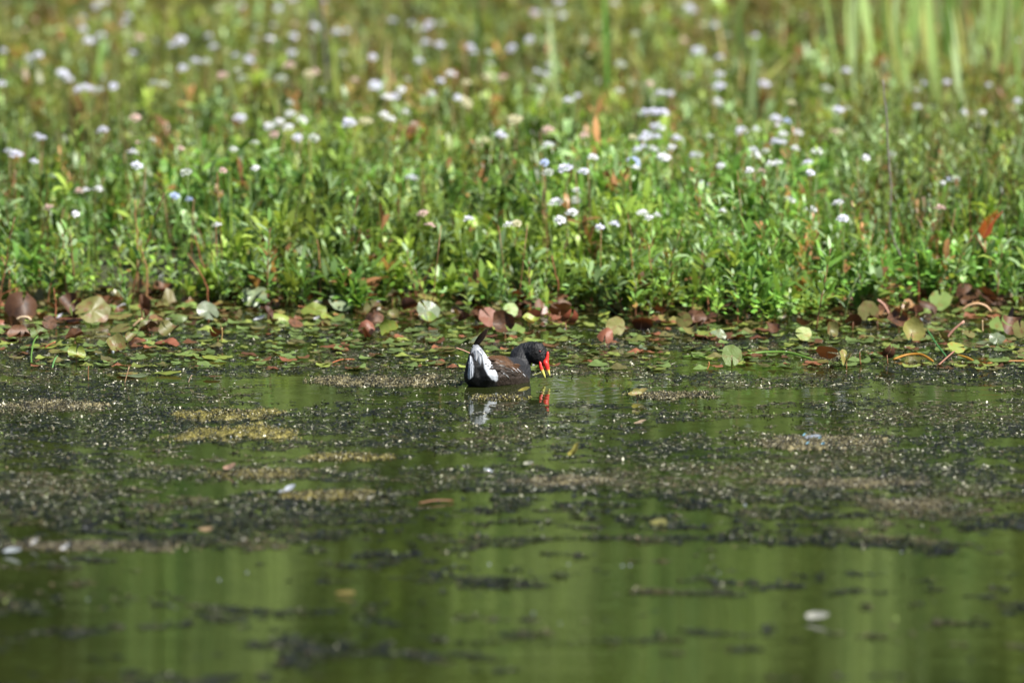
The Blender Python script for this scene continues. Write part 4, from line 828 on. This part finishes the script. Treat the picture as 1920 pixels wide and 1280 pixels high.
arch([(60, 688), (58, 676), (63, 658), (72, 650)], [.001, .012, .03, .035], .0022, (.16, .32, .07), "curling green shoot on the algae, left")
arch([(98, 690), (102, 682), (108, 678)], [.001, .012, .018], .0028, (.16, .34, .12), "tiny green sprout beside the curling shoot, left")

# red fern-like frond at the right
def frond():
    g = at_y(1847, 450, 17.1); mb = MB(); ax = [at_y(1843, 448, 17.1), at_y(1852, 425, 17.1), at_y(1872, 404, 17.1)]; PP = []
    for i in range(2):
        for k in range(5): PP.append(ax[i] * (1 - k / 5) + ax[i + 1] * k / 5)
    PP.append(ax[2]); PP = np.array(PP); tube(PP - g, np.linspace(.0018, .0006, len(PP)), 5, 1, (.45, .12, .04), mb); st = mb
    root = link("red_frond", None, loc=g); tag(root, "rusty red fern-like frond standing out at the right edge", "plant"); link("stem", mb.mesh("stem", M_stem), root)
    P, D, Sx, L = [], [], [], []
    for i, q in enumerate(PP):
        for s in (-1, 1): P.append(q - g); D.append((.55 * s + .2, -.1, .75)); Sx.append((.6, -.7, -.3 * s)); L.append(.042 * (1 - .5 * i / len(PP)))
    L = np.array(L); V, Q, T, c = leaves(np.array(P), np.array(D), np.array(Sx), L, L * .28, np.zeros(len(L)), np.tile([.52, .13, .05], (len(L), 1))); link("leaflets", mesh_np("leaflets", V, Q, T, c, M_leaf), root)
    mb = MB(); tube([(0, 0, 0), (.002, 0, -g[2])], [.0018, .0022], 5, 1, (.3, .1, .04), mb); link("stalk", mb.mesh("stalk", M_stem), root)
frond()

# floating petals and scraps
def petal(px, py, wpx, col, lab, up=.006, name="floating_petal", cat="petal"):
    c = on_z(px, py, 0); r = wpx / 2 / (F / c[1]); n = 14; V = [(0, 0, up * .5)]; cc = [col]
    for j, q in enumerate((.55, 1)):
        for k in range(n): a = 2 * math.pi * k / n; rr = r * q * (1 + .28 * math.sin(2 * a + px) + .16 * math.sin(3 * a + py) + .08 * math.sin(7 * a)); V.append((rr * math.cos(a), rr * math.sin(a) * 1.3, up * (.5 + 1.1 * q * q * (.5 + .5 * math.sin(a + 1.2))))); cc.append(np.array(col) * (1 if j else .9))
    T = [[0, 1 + k, 1 + (k + 1) % n] for k in range(n)]; Q = [[1 + k, 1 + n + k, 1 + n + (k + 1) % n, 1 + (k + 1) % n] for k in range(n)]
    mb = MB(); mb.add(V, Q, T, cc); tag(link(name, mb.mesh(name, M_petal), loc=(c[0], c[1], .004)), lab, cat)
W_ = (.75, .75, .76); Yl = (.34, .30, .06)
petal(1530, 1165, 40, (.50, .50, .44), "white petal floating alone in the dark water, lower right", .010)
petal(540, 927, 32, (.50, .54, .62), "white petal lying on a tan algae mat", .012)
petal(22, 1040, 32, (.45, .50, .52), "grey-white petal low at the left edge", .008)
petal(64, 1027, 12, W_, "small white petal in the purplish algae, left one", .012)
petal(122, 1037, 14, W_, "small white petal in the purplish algae, right one", .012)
petal(430, 887, 22, (.45, .28, .2), "pinkish leaf scrap at the left end of a narrow mat", .014, "leaf_scrap", "leaf")
petal(387, 999, 28, (.38, .26, .15), "pale brown leaf scrap in open water, lower left", .006, "leaf_scrap", "leaf")
petal(1236, 985, 40, (.26, .25, .08), "pale olive leaf floating in open water right of centre", .005, "leaf_scrap", "leaf")
petal(1076, 866, 18, Yl, "small upright yellow leaf below the moorhen's bill", .030, "yellow_leaf", "leaf")
petal(982, 738, 18, Yl, "crumpled yellow leaf floating beside the moorhen's breast", .010, "yellow_leaf", "leaf")
petal(1196, 748, 30, (.36, .30, .10), "shiny yellow leaf out on the algae right of the moorhen", .016, "yellow_leaf", "leaf")
petal(1192, 768, 20, (.22, .20, .03), "dull yellow leaf just below the shiny one", .006, "yellow_leaf", "leaf")
petal(990, 876, 20, (.42, .42, .32), "cream petal in open water below the yellow leaf", .008)
petal(1200, 797, 22, (.40, .30, .2), "pale pinkish leaf scrap below the yellow leaves", .006, "leaf_scrap", "leaf")
petal(650, 1117, 34, (.25, .20, .06), "dim ochre leaf scrap in the dark water, lower left", .004, "leaf_scrap", "leaf")
petal(228, 582, 15, W_, "white petal among the brown pads, left", .012)
petal(301, 550, 18, (.75, .77, .74), "tall white petal against the weeds, left", .045)
petal(595, 580, 22, (.72, .68, .60), "white curled petal on the pads left of centre", .018)
petal(594, 604, 12, W_, "tiny white petal in front of the curled one", .010)
petal(485, 605, 18, (.66, .68, .72), "white petal in the pads, left of the brown upright pad", .012)
petal(112, 601, 14, (.6, .58, .68), "lilac petal behind an upright brown pad, left", .012)
petal(1726, 608, 12, W_, "tiny white petal among the brown pads at the right", .010)
petal(1470, 606, 14, (.7, .55, .5), "pinkish petal against the weeds at the right", .016)
petal(710, 572, 14, (.65, .6, .7), "slim lilac petal behind the pads left of the moorhen", .010)
petal(902, 574, 14, (.72, .72, .6), "cream petal behind the moorhen's tail", .012)
for i, (x, y) in enumerate([(1508, 821), (1514, 837), (1537, 827), (1543, 838)]):
    petal(x, y, 7, (.25, .55, .75), "tiny pale blue speck of petal on a brown algae mat", .006)
    o = C.objects[-1]; o['group'] = "blue specks on the brown algae mat"
petal(1522, 825, 26, (.42, .48, .58), "pale blue-grey petal between the blue specks", .006)
# droplets / bubbles glinting on the surface
m_b, t, p = mat_new("bubble"); p.inputs["Base Color"].default_value = (.8, .85, .9, 1); p.inputs["Roughness"].default_value = .03; p.inputs["Specular IOR Level"].default_value = 1; p.inputs["Metallic"].default_value = .6
import bmesh as _bm
bm = _bm.new(); _bm.ops.create_icosphere(bm, subdivisions=2, radius=1); bme = bpy.data.meshes.new("bubble"); bm.to_mesh(bme); bm.free(); bme.materials.append(m_b)
for pl in bme.polygons: pl.use_smooth = True
for (x, y, r) in [(916, 882, 4), (909, 880, 2.5), (921, 884, 2.5), (168, 600, 3), (212, 660, 2.5), (525, 631, 2.5), (582, 631, 2.5), (180, 661, 3), (1060, 619, 3), (750, 630, 2.5), (1181, 1060, 2), (1167, 1061, 2.2), (917, 1058, 2.2), (411, 1087, 2), (463, 1073, 2), (165, 1124, 1.6), (319, 1134, 1.6), (1066, 1058, 1.6), (1348, 1074, 1.6), (1397, 947, 2.5), (1000, 1149, 2), (1182, 1010, 2), (852, 1060, 1.6), (698, 1136, 1.6), (1050, 1168, 1.6), (372, 829, 2), (433, 820, 2), (427, 803, 2), (524, 796, 2), (1690, 1035, 1.6)]:
    c = on_z(x, y, 0); s = r / (F / c[1]); o = link("bubble", bme, loc=(c[0], c[1], s * .3)); o.scale = (s, s, s * .8); tag(o, f"tiny glinting bubble on the {'open water' if y > 990 else 'algae' if y > 640 else 'lily pad edge'}, {zone(x).replace('of the bank', 'of the pond').replace('straight behind', 'in line with')}", "bubble", "glinting bubbles on the pond surface")

# ------------------------------------------------------------------ tall growth beyond the meadow (seen mirrored in the pond)
n = 15000; X = rng.uniform(-8, 8, n); Y = rng.uniform(31.0, 33.0, n); col1 = fbm(X * 2.2, 0 * Y, 141, 2); keep = rng.random(n) < .25 + 1.1 * sstep(.35, .6, col1); X, Y, col1 = X[keep], Y[keep], col1[keep]; n = len(X)
H = rng.uniform(2.2, 4.6, n) * (.45 + 1.0 * col1)
pal = 1.0 * np.array([[.26, .36, .12], [.06, .11, .03], [.34, .46, .14], [.30, .24, .09], [.13, .26, .06], [.035, .05, .02], [.28, .40, .10], [.16, .13, .06]]); cell = np.floor((X + .25 * np.sin(X * 3) + .1 * rng.normal(0, 1, n)) / .22).astype(int); c0 = pal[(cell * 7 + cell * cell * 3) % 8] * rng.uniform(.6, 1.3, (n, 1))
V, Q, c = blades(np.stack([X, Y, groundz(X, Y)], 1), H, rng.uniform(.02, .05, n), rng.uniform(.01, .08, n), rng.random(n) * 6.283, rng.normal(0, .5, n), c0, 5)
tag(link("reed_belt", mesh_np("reed_belt", V, Q, None, c, M_far)), "belt of tall green reeds beyond the meadow, mirrored in the pond", "reeds", kind='stuff')
def tree(x, y, h, cr, base, lab, seed):
    rd = np.random.default_rng(seed); root = link("leafy_tree", None, loc=(x, y, float(groundz(np.array([x]), np.array([y]))[0]))); tag(root, lab, "tree", "leafy trees beyond the meadow")
    mb = MB(); tube([(0, 0, 0), (.1, 0, h * .3), (-.05, .05, h * .65), (.05, 0, h * .92)], [.16, .12, .07, .02], 8, 1, (.12, .09, .06), mb)
    cl = []
    for i in range(34):
        a = rd.random() * 6.283; zz = rd.uniform(.08, .97); rr = cr * (1 - .35 * zz) * rd.uniform(.3, 1); e = np.array([math.cos(a) * rr, math.sin(a) * rr, h * zz]); cl.append(e)
        s = np.array([0, 0, h * zz * .8]); tube([s, s * .5 + e * .5 + np.array([0, 0, .1]), e], [.05, .03, .012], 5, 1, (.11, .085, .055), mb)
    link("trunk", mb.mesh("trunk", M_stem), root); cl = np.array(cl); m = 17000; j = rd.integers(0, len(cl), m); P = cl[j] + rd.normal(0, .42, (m, 3)) * np.array([1, 1, .8]); P[:, 2] = np.maximum(P[:, 2], .05)
    D = norm(rd.normal(0, 1, (m, 3))); Sx = norm(np.cross(D, rd.normal(0, 1, (m, 3)))); L = rd.uniform(.14, .26, m); cc = np.array(base) * 2.1 * rd.uniform(.6, 1.5, (m, 1)) * (.75 + .5 * rd.random(len(cl))[j][:, None])
    V, Q, T, c = leaves(P, D, Sx, L, L * .5, np.zeros(m), cc); link("crown", mesh_np("crown", V, Q, T, c, M_far), root)
for i, (x, y, h, cr, b) in enumerate([(-6.8, 37, 7.5, 2.0, (.09, .14, .035)), (-4.4, 36, 6.8, 1.7, (.05, .09, .02)), (-2.5, 37.5, 8.0, 1.8, (.10, .15, .04)), (-.6, 36.3, 7.0, 1.6, (.11, .18, .045)), (1.0, 37.5, 8.2, 1.7, (.12, .19, .05)), (2.6, 36.2, 7.2, 1.6, (.10, .14, .03)), (4.4, 37, 7.8, 1.8, (.05, .075, .02)), (6.6, 36.6, 7.2, 2.0, (.08, .11, .03)), (-9.2, 38, 8, 2.2, (.07, .11, .03)), (9.2, 38, 8, 2.2, (.07, .11, .03)),
                                     (-5.6, 41, 9.5, 2.4, (.05, .08, .02)), (-1.6, 41.5, 10, 2.6, (.06, .10, .025)), (2.0, 41, 10, 2.4, (.07, .11, .03)), (5.6, 41.5, 9.5, 2.6, (.04, .06, .018))]):
    tree(x, y, h + 3.5, cr + .5, b, f"leafy green tree mirrored in the pond, {zone(960 + F * x / y)}" if abs(x) < 4 else f"leafy tree beyond the meadow, {'farther' if y > 39 else 'nearer'} row, {'outermost left' if x < -8 else 'outer left' if x < -6 else 'left' if x < 0 else 'outermost right' if x > 8 else 'outer right' if x > 6 else 'right'}", 200 + i)

# ------------------------------------------------------------------ labels: tell look-alikes apart by their order from the left
bpy.context.view_layer.update()
by = {}
for o in C.objects:
    if o.parent is None and o.get('label') and o.get('group'): by.setdefault(o['label'], []).append(o)
ORD = ["first", "second", "third", "fourth", "fifth", "sixth", "seventh", "eighth", "ninth", "tenth", "eleventh", "twelfth"]
NUM = ["", "", "two", "three", "four", "five", "six", "seven", "eight", "nine", "ten", "eleven", "twelve"]
for lab, os_ in by.items():
    if len(os_) < 2 or len(os_) > 12 or 'tree' in os_[0].name: continue
    os_.sort(key=lambda o: o.location[0] / o.location[1])
    for i, o in enumerate(os_):
        n = len(os_)
        o['label'] = lab + ((", left of two" if i == 0 else ", right of two") if n == 2 else (f", leftmost of {NUM[n]}" if i == 0 else (f", rightmost of {NUM[n]}" if i == n - 1 else f", {ORD[i]} of {NUM[n]}")))
for o in C.objects:
    if o.get('label') and len(o['label'].split()) > 16: print("LONG", o.name, o['label'])
